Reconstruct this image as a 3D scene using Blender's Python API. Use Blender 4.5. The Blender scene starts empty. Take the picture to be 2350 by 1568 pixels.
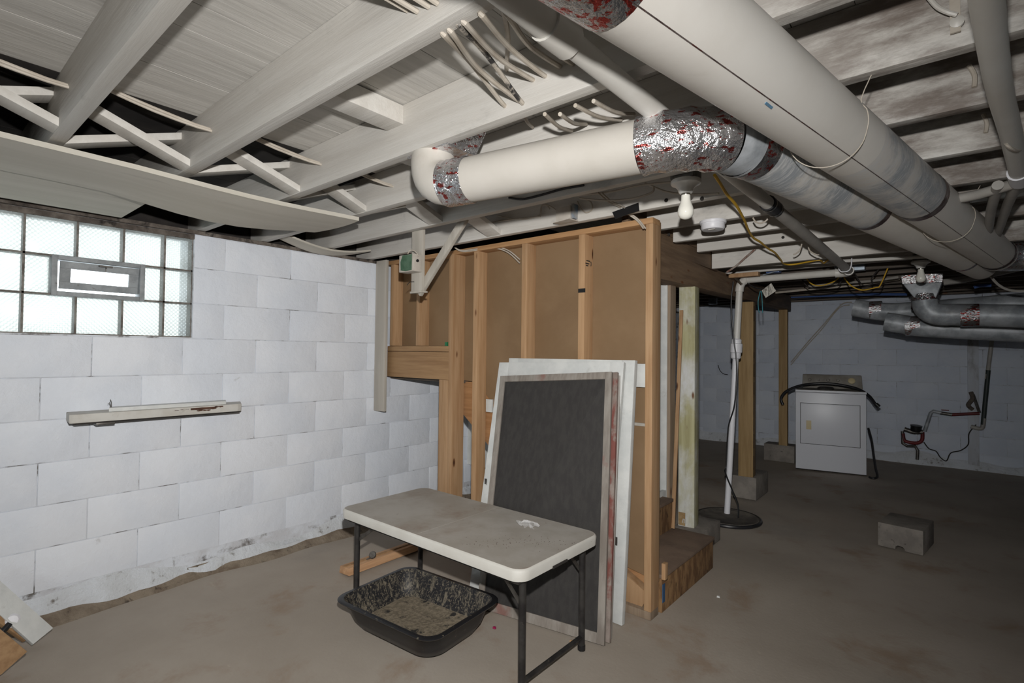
import bpy, bmesh, math, random
from mathutils import Vector, Matrix
random.seed(7)
# ------------------------------------------------------------------ camera
F, YAW, PIT, ROL = 1202.8, .6965, .0210, .0111
CAM = Vector((3.3167, 0.0, 1.30))
S = bpy.context.scene
COL = S.collection
_cy, _sy, _cp, _sp, _cr, _sr = math.cos(YAW), math.sin(YAW), math.cos(PIT), math.sin(PIT), math.cos(ROL), math.sin(ROL)
_r0 = Vector((_cy, _sy, 0)); _f0 = Vector((-_sy*_cp, _cy*_cp, _sp)); _u0 = Vector((_sy*_sp, -_cy*_sp, _cp))
_R = _r0*_cr + _u0*_sr; _U = -_r0*_sr + _u0*_cr
cd = bpy.data.cameras.new('camera'); co = bpy.data.objects.new('camera', cd); COL.objects.link(co)
cd.sensor_width = 36.0; cd.lens = F/2350*36; cd.clip_start = .02; cd.clip_end = 100
M4 = Matrix((_R, _U, -_f0)).transposed().to_4x4(); M4.translation = CAM
co.matrix_world = M4
S.camera = co
# ------------------------------------------------------------------ light
S.view_settings.view_transform = 'Standard'; S.view_settings.look = 'None'
S.view_settings.gamma = 1; S.view_settings.use_curve_mapping = False
S.view_settings.exposure = 0.0
W = bpy.data.worlds.new('sky'); S.world = W; W.use_nodes = True
bg = W.node_tree.nodes['Background']; bg.inputs[0].default_value = (.86, .95, 1.0, 1); bg.inputs[1].default_value = 4.6
# the photographer's flash, a hand's breadth above the lens
fl = bpy.data.lights.new('camera_flash', 'SPOT'); flo = bpy.data.objects.new('camera_flash', fl); COL.objects.link(flo)
flo.location = (3.30, 0.03, 1.50)
fl.spot_size = math.radians(142); fl.spot_blend = 1.0; fl.shadow_soft_size = .018; fl.energy = 490
fl.color = (1.0, .98, .955)
flo.rotation_euler = (Vector((-2.15, 1.9, -.02))).to_track_quat('-Z', 'Y').to_euler()
fl.use_nodes = True
_nt = fl.node_tree; _em = [n for n in _nt.nodes if n.type == 'EMISSION'][0]
_lf = _nt.nodes.new('ShaderNodeLightFalloff'); _lf.inputs[0].default_value = 1.0; _lf.inputs[1].default_value = 7.0
_nt.links.new(_lf.outputs[0], _em.inputs[1])

# ------------------------------------------------------------------ helpers
def ray(x, y):
    u = (x-1175)/F; v = -(y-784)/F
    return _f0 + _R*u + _U*v
def on(ax, val, x, y):
    r = ray(x, y); t = (val-CAM[ax])/r[ax]; return CAM + r*t
def PX(v, x, y): return on(0, v, x, y)
def PY(v, x, y): return on(1, v, x, y)
def PZ(v, x, y): return on(2, v, x, y)

class MB:
    def __init__(s): s.v = []; s.f = []
    def add(s, vs, fs):
        o = len(s.v); s.v += [tuple(p) for p in vs]; s.f += [tuple(i+o for i in f) for f in fs]; return s
    def box(s, x0, x1, y0, y1, z0, z1):
        return s.add([(x0,y0,z0),(x1,y0,z0),(x1,y1,z0),(x0,y1,z0),(x0,y0,z1),(x1,y0,z1),(x1,y1,z1),(x0,y1,z1)],
                     [(0,3,2,1),(4,5,6,7),(0,1,5,4),(1,2,6,5),(2,3,7,6),(3,0,4,7)])
    def hexa(s, b, t):   # bottom quad, top quad
        return s.add(list(b)+list(t), [(0,3,2,1),(4,5,6,7),(0,1,5,4),(1,2,6,5),(2,3,7,6),(3,0,4,7)])
    def bar(s, a, b, w, h, up=(0,0,1)):   # box along a->b, w across, h along up
        a = Vector(a); b = Vector(b); d = (b-a).normalized(); up = Vector(up)
        sd = d.cross(up)
        if sd.length < 1e-4: sd = d.cross(Vector((1,0,0)))
        sd.normalize(); u = sd.cross(d).normalized()
        q = lambda p: [p-sd*w/2-u*h/2, p+sd*w/2-u*h/2, p+sd*w/2+u*h/2, p-sd*w/2+u*h/2]
        vs = q(a)+q(b)
        return s.add(vs, [(0,3,2,1),(4,5,6,7),(0,1,5,4),(1,2,6,5),(2,3,7,6),(3,0,4,7)])
    def tube(s, pts, r, n=10, cap=True):
        P = [Vector(p) for p in pts]
        rs = r if isinstance(r, (list, tuple)) else [r]*len(P)
        vs = []; up = None
        for i, p in enumerate(P):
            d = (P[min(i+1, len(P)-1)]-P[max(i-1, 0)]).normalized()
            if up is None:
                up = Vector((0,0,1)) if abs(d.z) < .9 else Vector((1,0,0))
            a = d.cross(up)
            if a.length < 1e-5: a = d.orthogonal()
            a.normalize(); up = a.cross(d).normalized()
            for k in range(n):
                t = 2*math.pi*k/n
                vs.append(p + (a*math.cos(t)+up*math.sin(t))*rs[i])
        fs = []
        for i in range(len(P)-1):
            for k in range(n):
                fs.append((i*n+k, i*n+(k+1)%n, (i+1)*n+(k+1)%n, (i+1)*n+k))
        if cap:
            fs.append(tuple(reversed(range(n)))); fs.append(tuple((len(P)-1)*n+k for k in range(n)))
        return s.add(vs, fs)
    def lathe(s, prof, c, ax=(0,0,1), n=20):   # prof = [(r, h)...] along ax from c
        ax = Vector(ax).normalized(); a = ax.orthogonal().normalized(); b = ax.cross(a); c = Vector(c)
        vs = []; fs = []
        for r, h in prof:
            for k in range(n):
                t = 2*math.pi*k/n; vs.append(c+ax*h+(a*math.cos(t)+b*math.sin(t))*r)
        for i in range(len(prof)-1):
            for k in range(n):
                fs.append((i*n+k, i*n+(k+1)%n, (i+1)*n+(k+1)%n, (i+1)*n+k))
        fs.append(tuple(reversed(range(n)))); fs.append(tuple((len(prof)-1)*n+k for k in range(n)))
        return s.add(vs, fs)
    def prism(s, poly, f0, f1):    # poly of 2d points, f0/f1 map to 3d
        n = len(poly)
        vs = [f0(p) for p in poly]+[f1(p) for p in poly]
        fs = [tuple(reversed(range(n))), tuple(range(n, 2*n))]+[(i, (i+1) % n, n+(i+1) % n, n+i) for i in range(n)]
        return s.add(vs, fs)

def mesh(name, mb, m, bev=0, seg=2, smooth=True, ang=38):
    me = bpy.data.meshes.new(name); me.from_pydata(mb.v, [], mb.f); me.validate()
    bm = bmesh.new(); bm.from_mesh(me)
    bmesh.ops.recalc_face_normals(bm, faces=bm.faces)
    if bev: bmesh.ops.bevel(bm, geom=list(bm.edges), offset=bev, segments=seg, affect='EDGES', profile=.6, clamp_overlap=True)
    bm.to_mesh(me); bm.free()
    if smooth:
        for p in me.polygons: p.use_smooth = True
        me.set_sharp_from_angle(angle=math.radians(ang))
    if m: me.materials.append(m)
    return me
def obj(name, mb, m, parent=None, bev=0, seg=2, smooth=True, ang=38, loc=None):
    me = mb if isinstance(mb, bpy.types.Mesh) else mesh(name, mb, m, bev, seg, smooth, ang)
    o = bpy.data.objects.new(name, me); COL.objects.link(o)
    if parent: 
        o.parent = parent; o.matrix_parent_inverse = Matrix.Translation(-parent.location)
    if loc: o.location = loc
    return o
def tag(o, label, cat, group=None):
    o['label'] = label; o['category'] = cat
    if group: o['group'] = group
    return o
def thing(name, label, cat, loc=(0,0,0), group=None):
    o = bpy.data.objects.new(name, None); COL.objects.link(o); o.location = loc; o.empty_display_size = .05
    return tag(o, label, cat, group)
def struct(o, label=None):
    o['kind'] = 'structure'
    if label: o['label'] = label
    return o
def sempty(name, label=None):
    o = bpy.data.objects.new(name, None); COL.objects.link(o); o.empty_display_size = .05
    return struct(o, label)
def spline(pts, n=8):      # Catmull-Rom
    P = [Vector(p) for p in pts]; out = []
    if len(P) < 3: return P
    for i in range(len(P)-1):
        p0 = P[max(i-1,0)]; p1 = P[i]; p2 = P[i+1]; p3 = P[min(i+2,len(P)-1)]
        for k in range(n):
            t = k/n
            out.append(.5*((2*p1)+(-p0+p2)*t+(2*p0-5*p1+4*p2-p3)*t*t+(-p0+3*p1-3*p2+p3)*t**3))
    out.append(P[-1]); return out
def bend(p0, c, p1, n=8):   # quadratic bezier
    p0, c, p1 = Vector(p0), Vector(c), Vector(p1)
    return [(1-t)**2*p0+2*t*(1-t)*c+t*t*p1 for t in [i/n for i in range(n+1)]]

# ------------------------------------------------------------------ materials
def srgb(r, g, b):
    f = lambda c: (c/255/12.92) if c/255 <= .04045 else ((c/255+.055)/1.055)**2.4
    return (f(r), f(g), f(b))
def mk(name, c1, c2=None, scale=4, stretch=(1,1,1), detail=5, rough=.7, metal=0, bump=0., bscale=None, dirt=(), spec=.4, lo=.35, hi=.65, bstretch=None, dist=.01, rand=0., knots=None, thin=None):
    m = bpy.data.materials.new(name); m.use_nodes = True; nt = m.node_tree; N = nt.nodes; L = nt.links
    b = N['Principled BSDF']; b.inputs['Roughness'].default_value = rough; b.inputs['Metallic'].default_value = metal
    b.inputs['Specular IOR Level'].default_value = spec
    geo = N.new('ShaderNodeNewGeometry')
    def vec(st):
        mp = N.new('ShaderNodeMapping'); mp.inputs['Scale'].default_value = st; L.new(geo.outputs['Position'], mp.inputs[0]); return mp.outputs[0]
    def noise(sc, st, det=5, ro=.6, di=0):
        n = N.new('ShaderNodeTexNoise'); n.inputs['Scale'].default_value = sc; n.inputs['Detail'].default_value = det; n.inputs['Roughness'].default_value = ro
        n.inputs['Distortion'].default_value = di
        L.new(vec(st), n.inputs['Vector']); return n.outputs[0]
    def ramp(src, a, z):
        r = N.new('ShaderNodeMapRange'); r.inputs[1].default_value = a; r.inputs[2].default_value = z; r.interpolation_type = 'SMOOTHSTEP'
        L.new(src, r.inputs[0]); return r.outputs[0]
    def mix(fac, a, bb, typ='MIX'):
        x = N.new('ShaderNodeMix'); x.data_type = 'RGBA'; x.blend_type = typ
        if hasattr(fac, 'links'): L.new(fac, x.inputs[0])
        else: x.inputs[0].default_value = fac
        for i, q in ((6, a), (7, bb)):
            if hasattr(q, 'links'): L.new(q, x.inputs[i])
            else: x.inputs[i].default_value = (*q, 1)
        return x.outputs[2]
    col = c1
    if c2: col = mix(ramp(noise(scale, stretch, detail), lo, hi), c1, c2)
    for d in dirt:   # (color, scale, lo, hi, stretch, strength)
        dc, ds, dl, dh = d[:4]; st = d[4] if len(d) > 4 else (1,1,1); k = d[5] if len(d) > 5 else 1
        f = ramp(noise(ds, st, 6, .65, .3), dl, dh)
        if k != 1:
            q = N.new('ShaderNodeMath'); q.operation = 'MULTIPLY'; q.inputs[1].default_value = k; L.new(f, q.inputs[0]); f = q.outputs[0]
        col = mix(f, col, dc)
    if knots:
        vo = N.new('ShaderNodeTexVoronoi'); vo.inputs['Scale'].default_value = 1.0; L.new(vec(knots), vo.inputs['Vector'])
        col = mix(ramp(vo.outputs['Distance'], .12, .06), col, srgb(104,66,38))
        col = mix(ramp(vo.outputs['Distance'], .05, .03), col, srgb(60,36,22))
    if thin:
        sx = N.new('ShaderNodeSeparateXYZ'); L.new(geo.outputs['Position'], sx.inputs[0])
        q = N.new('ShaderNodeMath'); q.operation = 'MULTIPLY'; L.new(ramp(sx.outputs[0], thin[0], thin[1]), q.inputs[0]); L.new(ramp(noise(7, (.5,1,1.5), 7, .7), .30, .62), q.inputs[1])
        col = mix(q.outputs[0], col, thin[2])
    if rand:
        oi = N.new('ShaderNodeObjectInfo'); q = N.new('ShaderNodeMapRange'); q.inputs[3].default_value = 1-rand; q.inputs[4].default_value = 1+rand*.4
        L.new(oi.outputs['Random'], q.inputs[0])
        hs = N.new('ShaderNodeHueSaturation'); L.new(q.outputs[0], hs.inputs['Value'])
        if hasattr(col, 'links'): L.new(col, hs.inputs['Color'])
        else: hs.inputs['Color'].default_value = (*col, 1)
        col = hs.outputs[0]
    if hasattr(col, 'links'): L.new(col, b.inputs['Base Color'])
    else: b.inputs['Base Color'].default_value = (*col, 1)
    if bump:
        bp = N.new('ShaderNodeBump'); bp.inputs['Strength'].default_value = bump; bp.inputs['Distance'].default_value = dist
        L.new(noise(bscale or scale*4, bstretch or stretch, 6, .65), bp.inputs['Height']); L.new(bp.outputs[0], b.inputs['Normal'])
    m['_n'] = 1
    return m
GX, GY, GZ = (.06,1,1), (1,.06,1), (1,1,.06)
def wood(name, c1, c2, st, rough=.7, dirt=(), bump=.15, rand=.12, knots=None):
    if knots is None: knots = {GX: (3.2,9,9), GY: (9,3.2,9), GZ: (9,9,3.2)}[st]
    return mk(name, c1, c2, 38, st, 4, rough, bump=bump, bscale=60, dirt=dirt, lo=.3, hi=.75, dist=.004, rand=rand, knots=knots)
# painted block
dk = srgb(60,56,52)
m_block = mk('painted_block', (.68,.715,.775), (.74,.765,.81), 2.2, rough=.55, bump=.55, bscale=13, dist=.012,
             dirt=((srgb(150,146,140), 9, .66, .80, (1,1,1), .55), (srgb(110,104,98), 26, .74, .82, (1,1,1), .55)))
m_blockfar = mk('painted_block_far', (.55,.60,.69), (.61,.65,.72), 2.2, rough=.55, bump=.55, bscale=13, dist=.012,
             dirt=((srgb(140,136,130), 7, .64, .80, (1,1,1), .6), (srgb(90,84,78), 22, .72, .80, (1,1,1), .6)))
m_mortar = mk('painted_mortar', (.66,.69,.74), (.56,.57,.60), 7, rough=.8, bump=.5, bscale=40, dirt=((srgb(96,90,84), 8, .51, .68),), lo=.42, hi=.62)
m_footing = mk('wall_footing', (.66,.69,.73), (.58,.60,.62), 6, rough=.8, bump=.8, bscale=22, dist=.02, dirt=((srgb(118,112,106), 12, .58, .70),))
m_dirtstrip = mk('dirt_strip', srgb(112,98,84), srgb(140,128,112), 9, rough=.95, bump=.8, bscale=50, dirt=((srgb(70,60,52), 14, .55, .7),))
m_floor = mk('concrete_floor', (.345,.298,.248), (.42,.37,.315), 1.1, detail=12, rough=.78, bump=.25, bscale=55, dist=.004, spec=.25, lo=.3, hi=.7,
             dirt=((srgb(146,124,104), 2.3, .52, .72, (1,1,1), .7), (srgb(136,132,126), .7, .55, .75, (1,1,1), .6), (srgb(208,192,174), 7, .68, .80, (1,1,1), .5), (srgb(92,76,62), 40, .70, .78, (1,1,1), .6), (srgb(200,186,170), 90, .70, .76, (1,1,1), .5), (srgb(196,184,168), 3, .66, .73, (.45,2.2,1), .35)))
m_ceil = mk('painted_board', srgb(186,183,177), srgb(200,197,191), 26, GY, rough=.75, bump=.25, bscale=50, rand=.14, dirt=((srgb(132,126,120), 5, .55, .78, (1,.25,1), .6), (srgb(150,128,114), 16, .62, .78, (1,.1,1), .4)))
m_joist = mk('painted_joist', srgb(198,194,187), srgb(208,205,199), 20, GX, thin=(2.75, 3.25, srgb(122,112,104)), rough=.65, bump=.25, bscale=50, rand=.06, dirt=((srgb(120,118,114), 5, .58, .78, (.5,1,1), .7), (srgb(80,76,72), 22, .70, .80, (.3,1,1), .6)))  # darker to the right: thin whitewash plus flash falloff put into the colour
m_sill = mk('dirty_sill', srgb(120,112,104), srgb(80,72,66), 9, rough=.9, bump=.8, bscale=40, dirt=((srgb(40,36,34), 15, .5, .7),))
m_dark = mk('rim_board', srgb(52,48,45), srgb(34,31,30), 6, rough=.9)
m_white = mk('white_paint', srgb(196,198,196), srgb(210,211,208), 8, rough=.5, bump=.15, bscale=40, dirt=((srgb(150,145,138), 9, .62, .78, (1,1,1), .6), (srgb(70,62,56), 30, .72, .78, (1,1,1), .8)))
m_plank = mk('painted_plank', srgb(186,181,169), srgb(197,192,181), 10, GY, rough=.7, bump=.2, dirt=((srgb(112,104,94), 9, .62, .78, (1,.15,1), .6),))
m_hang = mk('painted_lumber', srgb(168,162,152), srgb(184,178,168), 16, GZ, rough=.7, bump=.2, dirt=((srgb(110,100,90), 9, .62, .78, (1,1,.3), .6),))
ora1, ora2 = srgb(182,148,112), srgb(160,124,88)
kn = (srgb(96,58,34), 9, .735, .78, (1,1,.6), .9)
m_stud = wood('pine_stud', ora1, ora2, GZ, dirt=(kn, (srgb(150,130,108), 3, .55, .8, (1,1,.4), .5)))
m_plate = wood('pine_plate', srgb(176,138,98), srgb(154,114,76), GX, dirt=((srgb(96,58,34), 9, .735, .78, (.6,1,1), .9),))
m_landing = wood('pine_rim', srgb(172,138,100), srgb(146,112,78), GX, dirt=((srgb(110,72,44), 7, .70, .78, (.3,1,1), .8),))
m_grey = wood('weathered_pine', srgb(150,132,112), srgb(126,108,90), GZ)
m_panel = mk('brown_hardboard', srgb(126,101,73), srgb(133,108,80), 3, rough=.75, bump=.05, bscale=120, dirt=((srgb(117,92,66), 1.2, .5, .8),))
m_treat = wood('treated_post', srgb(178,174,136), srgb(152,146,106), GZ, dirt=((srgb(214,216,220), 1.6, .44, .68, (1.5,1.5,1), .9),))
m_post = wood('brown_post', srgb(158,132,92), srgb(134,108,70), GZ)
m_beam = wood('old_beam', srgb(126,104,82), srgb(100,80,62), GY, dirt=((srgb(60,44,32), 8, .64, .76, (1,.3,1), .7),))
m_darkwood = wood('dark_wood', srgb(104,94,84), srgb(74,66,60), GX)
m_osb = mk('strand_board', srgb(146,114,78), srgb(112,82,54), 26, (1,1,.35), 6, .8, bump=.5, bscale=40, lo=.4, hi=.6, dirt=((srgb(60,40,24), 20, .58, .66, (1,1,.4), .8),))
m_tread = mk('dusty_tread', srgb(128,108,92), srgb(112,94,80), 6, rough=.9, bump=.2, bscale=60)
m_conc = mk('concrete_block_grey', srgb(140,134,126), srgb(120,114,108), 8, rough=.9, bump=.6, bscale=70, dist=.006, dirt=((srgb(86,80,74), 30, .62, .72),))
m_duct = mk('painted_duct', srgb(216,211,203), srgb(222,218,211), 3, rough=.5, bump=.05, bscale=20, dirt=((srgb(176,164,150), 4, .62, .82, (1,1,1), .5),))
m_duct2 = mk('dimmed_duct_paint', srgb(190,185,176), srgb(198,193,185), 3, rough=.5, bump=.05, bscale=20, dirt=((srgb(160,148,134), 4, .56, .78, (1,1,1), .6),))  # duct paint copied darker to tone down the flash on the branch
m_ductw = mk('worn_duct', srgb(204,200,193), srgb(212,208,202), 3, rough=.45, bump=.05, bscale=20,
             dirt=((srgb(148,154,160), 5, .42, .60, (1,.9,1), .9), (srgb(206,207,206), 30, .48, .62, (.4,4,1), .75)))
m_galv = mk('galvanised', srgb(178,182,186), srgb(134,139,143), 9, rough=.45, metal=.12, bump=.06, bscale=30, dirt=((srgb(104,94,86), 2, .5, .75, (1,1,3), .7),))
def foil_mat(name, red=.565, dark=1.0):
    m = mk(name, (.86*dark,.86*dark,.88*dark), (.62*dark,.62*dark,.64*dark), 14, rough=.20, metal=.92, bump=1.0, bscale=9, dist=.03,
           dirt=((srgb(168,56,48), 34, red, red+.03, (1,1,2.2), .95),))
    return m
m_foil = foil_mat('foil_tape'); m_foil2 = foil_mat('foil_tape_dark', .53, .6)
m_tape = mk('dark_tape', srgb(92,74,70), srgb(150,138,134), 30, rough=.3, metal=.7, bump=.6, bscale=60, dirt=((srgb(110,50,44), 26, .55, .62),))
m_pvc = mk('pvc_white', srgb(206,204,198), srgb(196,192,184), 3, rough=.4, dirt=((srgb(176,158,140), 4, .62, .8, (1,1,1), .5),))
m_pvcg = mk('pvc_grey', srgb(168,164,158), srgb(152,148,142), 4, rough=.45)
m_rubber = mk('black_rubber', (.018,.018,.02), rough=.35)
m_black = mk('black_plastic', (.012,.012,.013), rough=.32, spec=.5)
m_blackd = mk('black_dusty', (.013,.013,.015), rough=.34, dirt=((srgb(120,112,96), 60, .64, .69, (1,1,.35), .8),), bump=.1)
m_inner = mk('black_caked', (.016,.016,.018), rough=.5, dirt=((srgb(120,112,97), 46, .49, .66, (1,1,.22), .85), (srgb(134,124,106), 150, .54, .62, (1,1,.6), .8)), bump=.3)
m_sand = mk('sand', srgb(150,138,118), srgb(118,108,92), 60, rough=1, bump=1, bscale=160, dist=.006, dirt=((srgb(50,48,46), 18, .58, .68),))
m_table = mk('table_plastic', srgb(180,176,169), srgb(166,160,151), 5, rough=.55, bump=.08, bscale=200, dirt=((srgb(140,118,100), 3.2, .48, .72, (1,1,1), .65), (srgb(110,88,72), 24, .66, .76, (1,1,1), .7)))
m_tedge = mk('table_rim', srgb(214,212,205), srgb(206,203,195), 5, rough=.5)
m_leg = mk('grey_steel', srgb(74,72,70), srgb(52,50,50), 14, rough=.38, metal=.5, dirt=((srgb(150,142,128), 34, .64, .70, (1,1,.5), .8),))
m_screen = mk('screen_mesh', srgb(58,56,54), srgb(50,48,47), 40, (1,1,.3), 4, .8, bump=.2, bscale=300)
m_sframe = mk('weathered_frame', srgb(150,144,136), srgb(126,118,110), 20, GZ, rough=.8, bump=.2, dirt=((srgb(132,84,76), 3.5, .56, .68, (1,1,1), .7),))
m_sred = mk('red_frame', srgb(150,138,130), srgb(128,116,108), 14, rough=.8, bump=.2, dirt=((srgb(122,66,58), 9, .46, .58, (1,1,.5), .9), (srgb(206,202,196), 24, .68, .74, (1,1,.4), .8)))
m_glasspane = mk('storm_glass', (.1,.1,.11), rough=.05)
m_chrome = mk('chrome', srgb(190,188,182), rough=.25, metal=1)
m_steel = mk('dull_steel', srgb(120,118,114), srgb(92,88,84), 20, rough=.45, metal=.8)
m_cable = mk('white_cable', srgb(186,178,166), srgb(170,160,146), 12, rough=.6)
m_cableb = mk('dark_cable', srgb(40,36,34), rough=.6)
m_yellow = mk('yellow_cable', srgb(206,164,50), rough=.5)
m_blue = mk('blue_pipe', srgb(70,96,150), rough=.4)
m_teal = mk('teal_wire', srgb(60,130,140), rough=.5)
m_porc = mk('porcelain', srgb(222,221,218), rough=.25)
m_bulb = mk('bulb_glass', srgb(238,236,226), rough=.15)
m_plast = mk('white_plastic', srgb(222,222,226), rough=.4)
m_green = mk('green_paint', srgb(62,92,70), srgb(84,110,90), 20, rough=.7)
m_boxw = mk('painted_steel_box', srgb(190,184,174), srgb(176,168,158), 12, rough=.6, dirt=((srgb(70,100,78), 7, .66, .70, (1,1,1), .4),))
m_boxm = mk('grey_steel_box', srgb(150,160,170), srgb(130,140,150), 20, rough=.45, metal=.5)
m_dryer = mk('dryer_enamel', srgb(214,216,222), rough=.35, dirt=((srgb(140,130,120), 20, .72, .80),))
m_dtop = mk('dryer_dusty_top', srgb(150,146,138), srgb(128,122,114), 6, rough=.7)
m_cream = mk('cream_plastic', srgb(206,190,150), rough=.5)
m_red = mk('red_pipe', srgb(112,34,36), srgb(84,28,30), 9, rough=.5)
m_paper = mk('printed_tag', srgb(190,186,176), srgb(110,106,100), 120, (1,1,.15), rough=.8, lo=.5, hi=.56)
m_clear = bpy.data.materials.new('clear_film'); m_clear.use_nodes = True
_b = m_clear.node_tree.nodes['Principled BSDF']; _b.inputs['Roughness'].default_value = .08; _b.inputs['Alpha'].default_value = .28; _b.inputs['Base Color'].default_value = (.9,.9,.9,1)
# pressed glass block: lets daylight through, with a diamond pattern pressed in
m_gb = bpy.data.materials.new('glass_block'); m_gb.use_nodes = True
nt = m_gb.node_tree; N = nt.nodes; L = nt.links
for n in list(N): N.remove(n)
out = N.new('ShaderNodeOutputMaterial'); mixs = N.new('ShaderNodeMixShader'); tr = N.new('ShaderNodeBsdfTransparent'); pr = N.new('ShaderNodeBsdfTranslucent'); gl = N.new('ShaderNodeBsdfGlossy'); mix2 = N.new('ShaderNodeMixShader')
geo = N.new('ShaderNodeNewGeometry'); sep = N.new('ShaderNodeSeparateXYZ'); L.new(geo.outputs['Position'], sep.inputs[0])
def mth(op, a, b=None):
    n = N.new('ShaderNodeMath'); n.operation = op
    for i, q in enumerate((a, b)):
        if q is None: continue
        if hasattr(q, 'links'): L.new(q, n.inputs[i])
        else: n.inputs[i].default_value = q
    return n.outputs[0]
sA = mth('SINE', mth('MULTIPLY', mth('ADD', sep.outputs[1], sep.outputs[2]), 300)); sB = mth('SINE', mth('MULTIPLY', mth('SUBTRACT', sep.outputs[1], sep.outputs[2]), 300))
pat = mth('MULTIPLY', mth('ADD', sA, 1), mth('ADD', sB, 1))
mr = N.new('ShaderNodeMapRange'); mr.inputs[2].default_value = 4; mr.inputs[3].default_value = .44; mr.inputs[4].default_value = .80; L.new(pat, mr.inputs[0])
cmb = N.new('ShaderNodeCombineColor'); L.new(mr.outputs[0], cmb.inputs[0]); L.new(mr.outputs[0], cmb.inputs[1]); L.new(mth('MULTIPLY', mr.outputs[0], .96), cmb.inputs[2])
L.new(cmb.outputs[0], tr.inputs[0]); pr.inputs[0].default_value = (.8,.82,.8,1); gl.inputs['Roughness'].default_value = .15
mixs.inputs[0].default_value = .25; L.new(tr.outputs[0], mixs.inputs[1]); L.new(pr.outputs[0], mixs.inputs[2])
mix2.inputs[0].default_value = .04; L.new(mixs.outputs[0], mix2.inputs[1]); L.new(gl.outputs[0], mix2.inputs[2]); L.new(mix2.outputs[0], out.inputs[0])
m_pane = bpy.data.materials.new('window_pane'); m_pane.use_nodes = True
nt = m_pane.node_tree; N = nt.nodes; L = nt.links
for n in list(N): N.remove(n)
out = N.new('ShaderNodeOutputMaterial'); t_ = N.new('ShaderNodeBsdfTransparent'); g_ = N.new('ShaderNodeBsdfGlossy'); mx = N.new('ShaderNodeMixShader'); t_.inputs[0].default_value = (.86,.86,.86,1); g_.inputs['Roughness'].default_value = .05
mx.inputs[0].default_value = .05; L.new(t_.outputs[0], mx.inputs[1]); L.new(g_.outputs[0], mx.inputs[2]); L.new(mx.outputs[0], out.inputs[0])

# ================================================================== THE SETTING
# ---- floor
fb = MB(); nx, ny = 110, 150
for j in range(ny+1):
    for i in range(nx+1):
        x = -.3+7.6*i/nx; y = -3.3+11.9*j/ny
        z = .005*math.sin(x*2.1+y*1.3)+.004*math.sin(x*5.3-y*3.7+1)+.003*math.sin(y*7.1+x*1.1)
        fb.v.append((x, y, z-.008))
for j in range(ny):
    for i in range(nx):
        a = j*(nx+1)+i; fb.f.append((a, a+1, a+nx+2, a+nx+1))
struct(obj('floor', fb, m_floor), 'bare stained brown-grey concrete basement floor')

BH, BL = .2032, .4064; ZA = 1.359
WY0, WY1, WZ0, WZ1 = -.42, 1.122, ZA+.006, 1.942     # glass-block window opening
# ---- left wall
wl = MB()
wl.box(-.22, -.0045, -3.2, WY0, -.1, 1.955); wl.box(-.22, -.0045, WY1, 8.4, -.1, 1.955)
wl.box(-.22, -.0045, WY0, WY1, -.1, WZ0); wl.box(-.22, -.0045, WY0, WY1, WZ1, 1.955)
wall_left = struct(obj('wall_left', wl, m_mortar, smooth=False), 'white painted concrete block wall with the glass block window')
blk_cache = {}
def block_mesh(lx, h, m, ax):
    k = (round(lx, 3), round(h, 3), m.name, ax)
    if k not in blk_cache:
        b = MB(); g = .0017; d = .05
        if ax == 'x': b.box(-d, 0, g, lx-g, g, h-g)     # wall facing +x
        else: b.box(g, lx-g, 0, d, g, h-g)              # wall facing -y
        blk_cache[k] = mesh('block', b, m, bev=.0035, seg=2)
    return blk_cache[k]
for r in range(-3, 7):          # r: joint index at the bottom of the row
    zb = ZA-r*BH; zt = zb+BH
    if r == 6: pass
    if r < -3: continue
    if zt > 1.96: zt = 1.955
    h = zt-zb
    y0 = (1.075 if r % 2 == 1 else 1.29)-BL*9
    yy = y0
    while yy < 6.6:
        a, b_ = yy, yy+BL; yy += BL
        if b_ < -1.3: continue
        if r in (0, -1, -2, -3) and zb > ZA-.01:
            if a < WY1 and b_ > WY0:
                for (p, q) in ((a, WY0), (WY1, b_)):
                    if q-p > .03 and q-p < BL: 
                        obj('block', block_mesh(q-p, h, m_block, 'x'), None, wall_left, loc=(random.uniform(-.001, .0012), p, zb))
                continue
        obj('block', block_mesh(BL, h, m_block, 'x'), None, wall_left, loc=(random.uniform(-.0012, .0014), a, zb))
# rough painted footing and dirt strip along the base
ft = MB(); n = 160
prof = []
for i in range(n+1):
    y = -1.5+7.5*i/n
    w = .010+.010*abs(math.sin(y*5.1))+.008*abs(math.sin(y*13.3+1)); h = .105+.03*math.sin(y*3.1)+.02*math.sin(y*9.7)
    prof.append([(-.004, y, h), (w*.55, y, h*.72), (w, y, .045), (w+.012, y, -.02)])
for i, p in enumerate(prof): ft.v += p
for i in range(n):
    for k in range(3): ft.f.append((i*4+k, i*4+k+1, i*4+5+k, i*4+4+k))
obj('footing', ft, m_footing, wall_left)
ds = MB()
for i in range(n+1):
    y = -1.5+7.5*i/n; w = .045+.014*math.sin(y*4.3)+.01*math.sin(y*11.9+2); hh = .052+.012*math.sin(y*6.1+.5)
    ds.v += [(.004, y, hh), (w*.6, y, hh*.6), (w, y, .012), (w+.05, y, -.02)]
for i in range(n):
    for k in range(3): ds.f.append((i*4+k, i*4+k+1, i*4+5+k, i*4+4+k))
obj('dirt_edge', ds, m_dirtstrip, wall_left)
sp_ = MB(); sp_.box(-.2, .012, -3.2, 8.4, 1.957, 1.979)
obj('sill_plate', sp_, m_sill, wall_left, bev=.004)
rb = MB(); rb.box(-.2, -.14, -3.2, 8.4, 1.979, 2.16); obj('rim_board', rb, m_dark, wall_left)  # coloured near black: soot plus the depth shade at the bay ends
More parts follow.
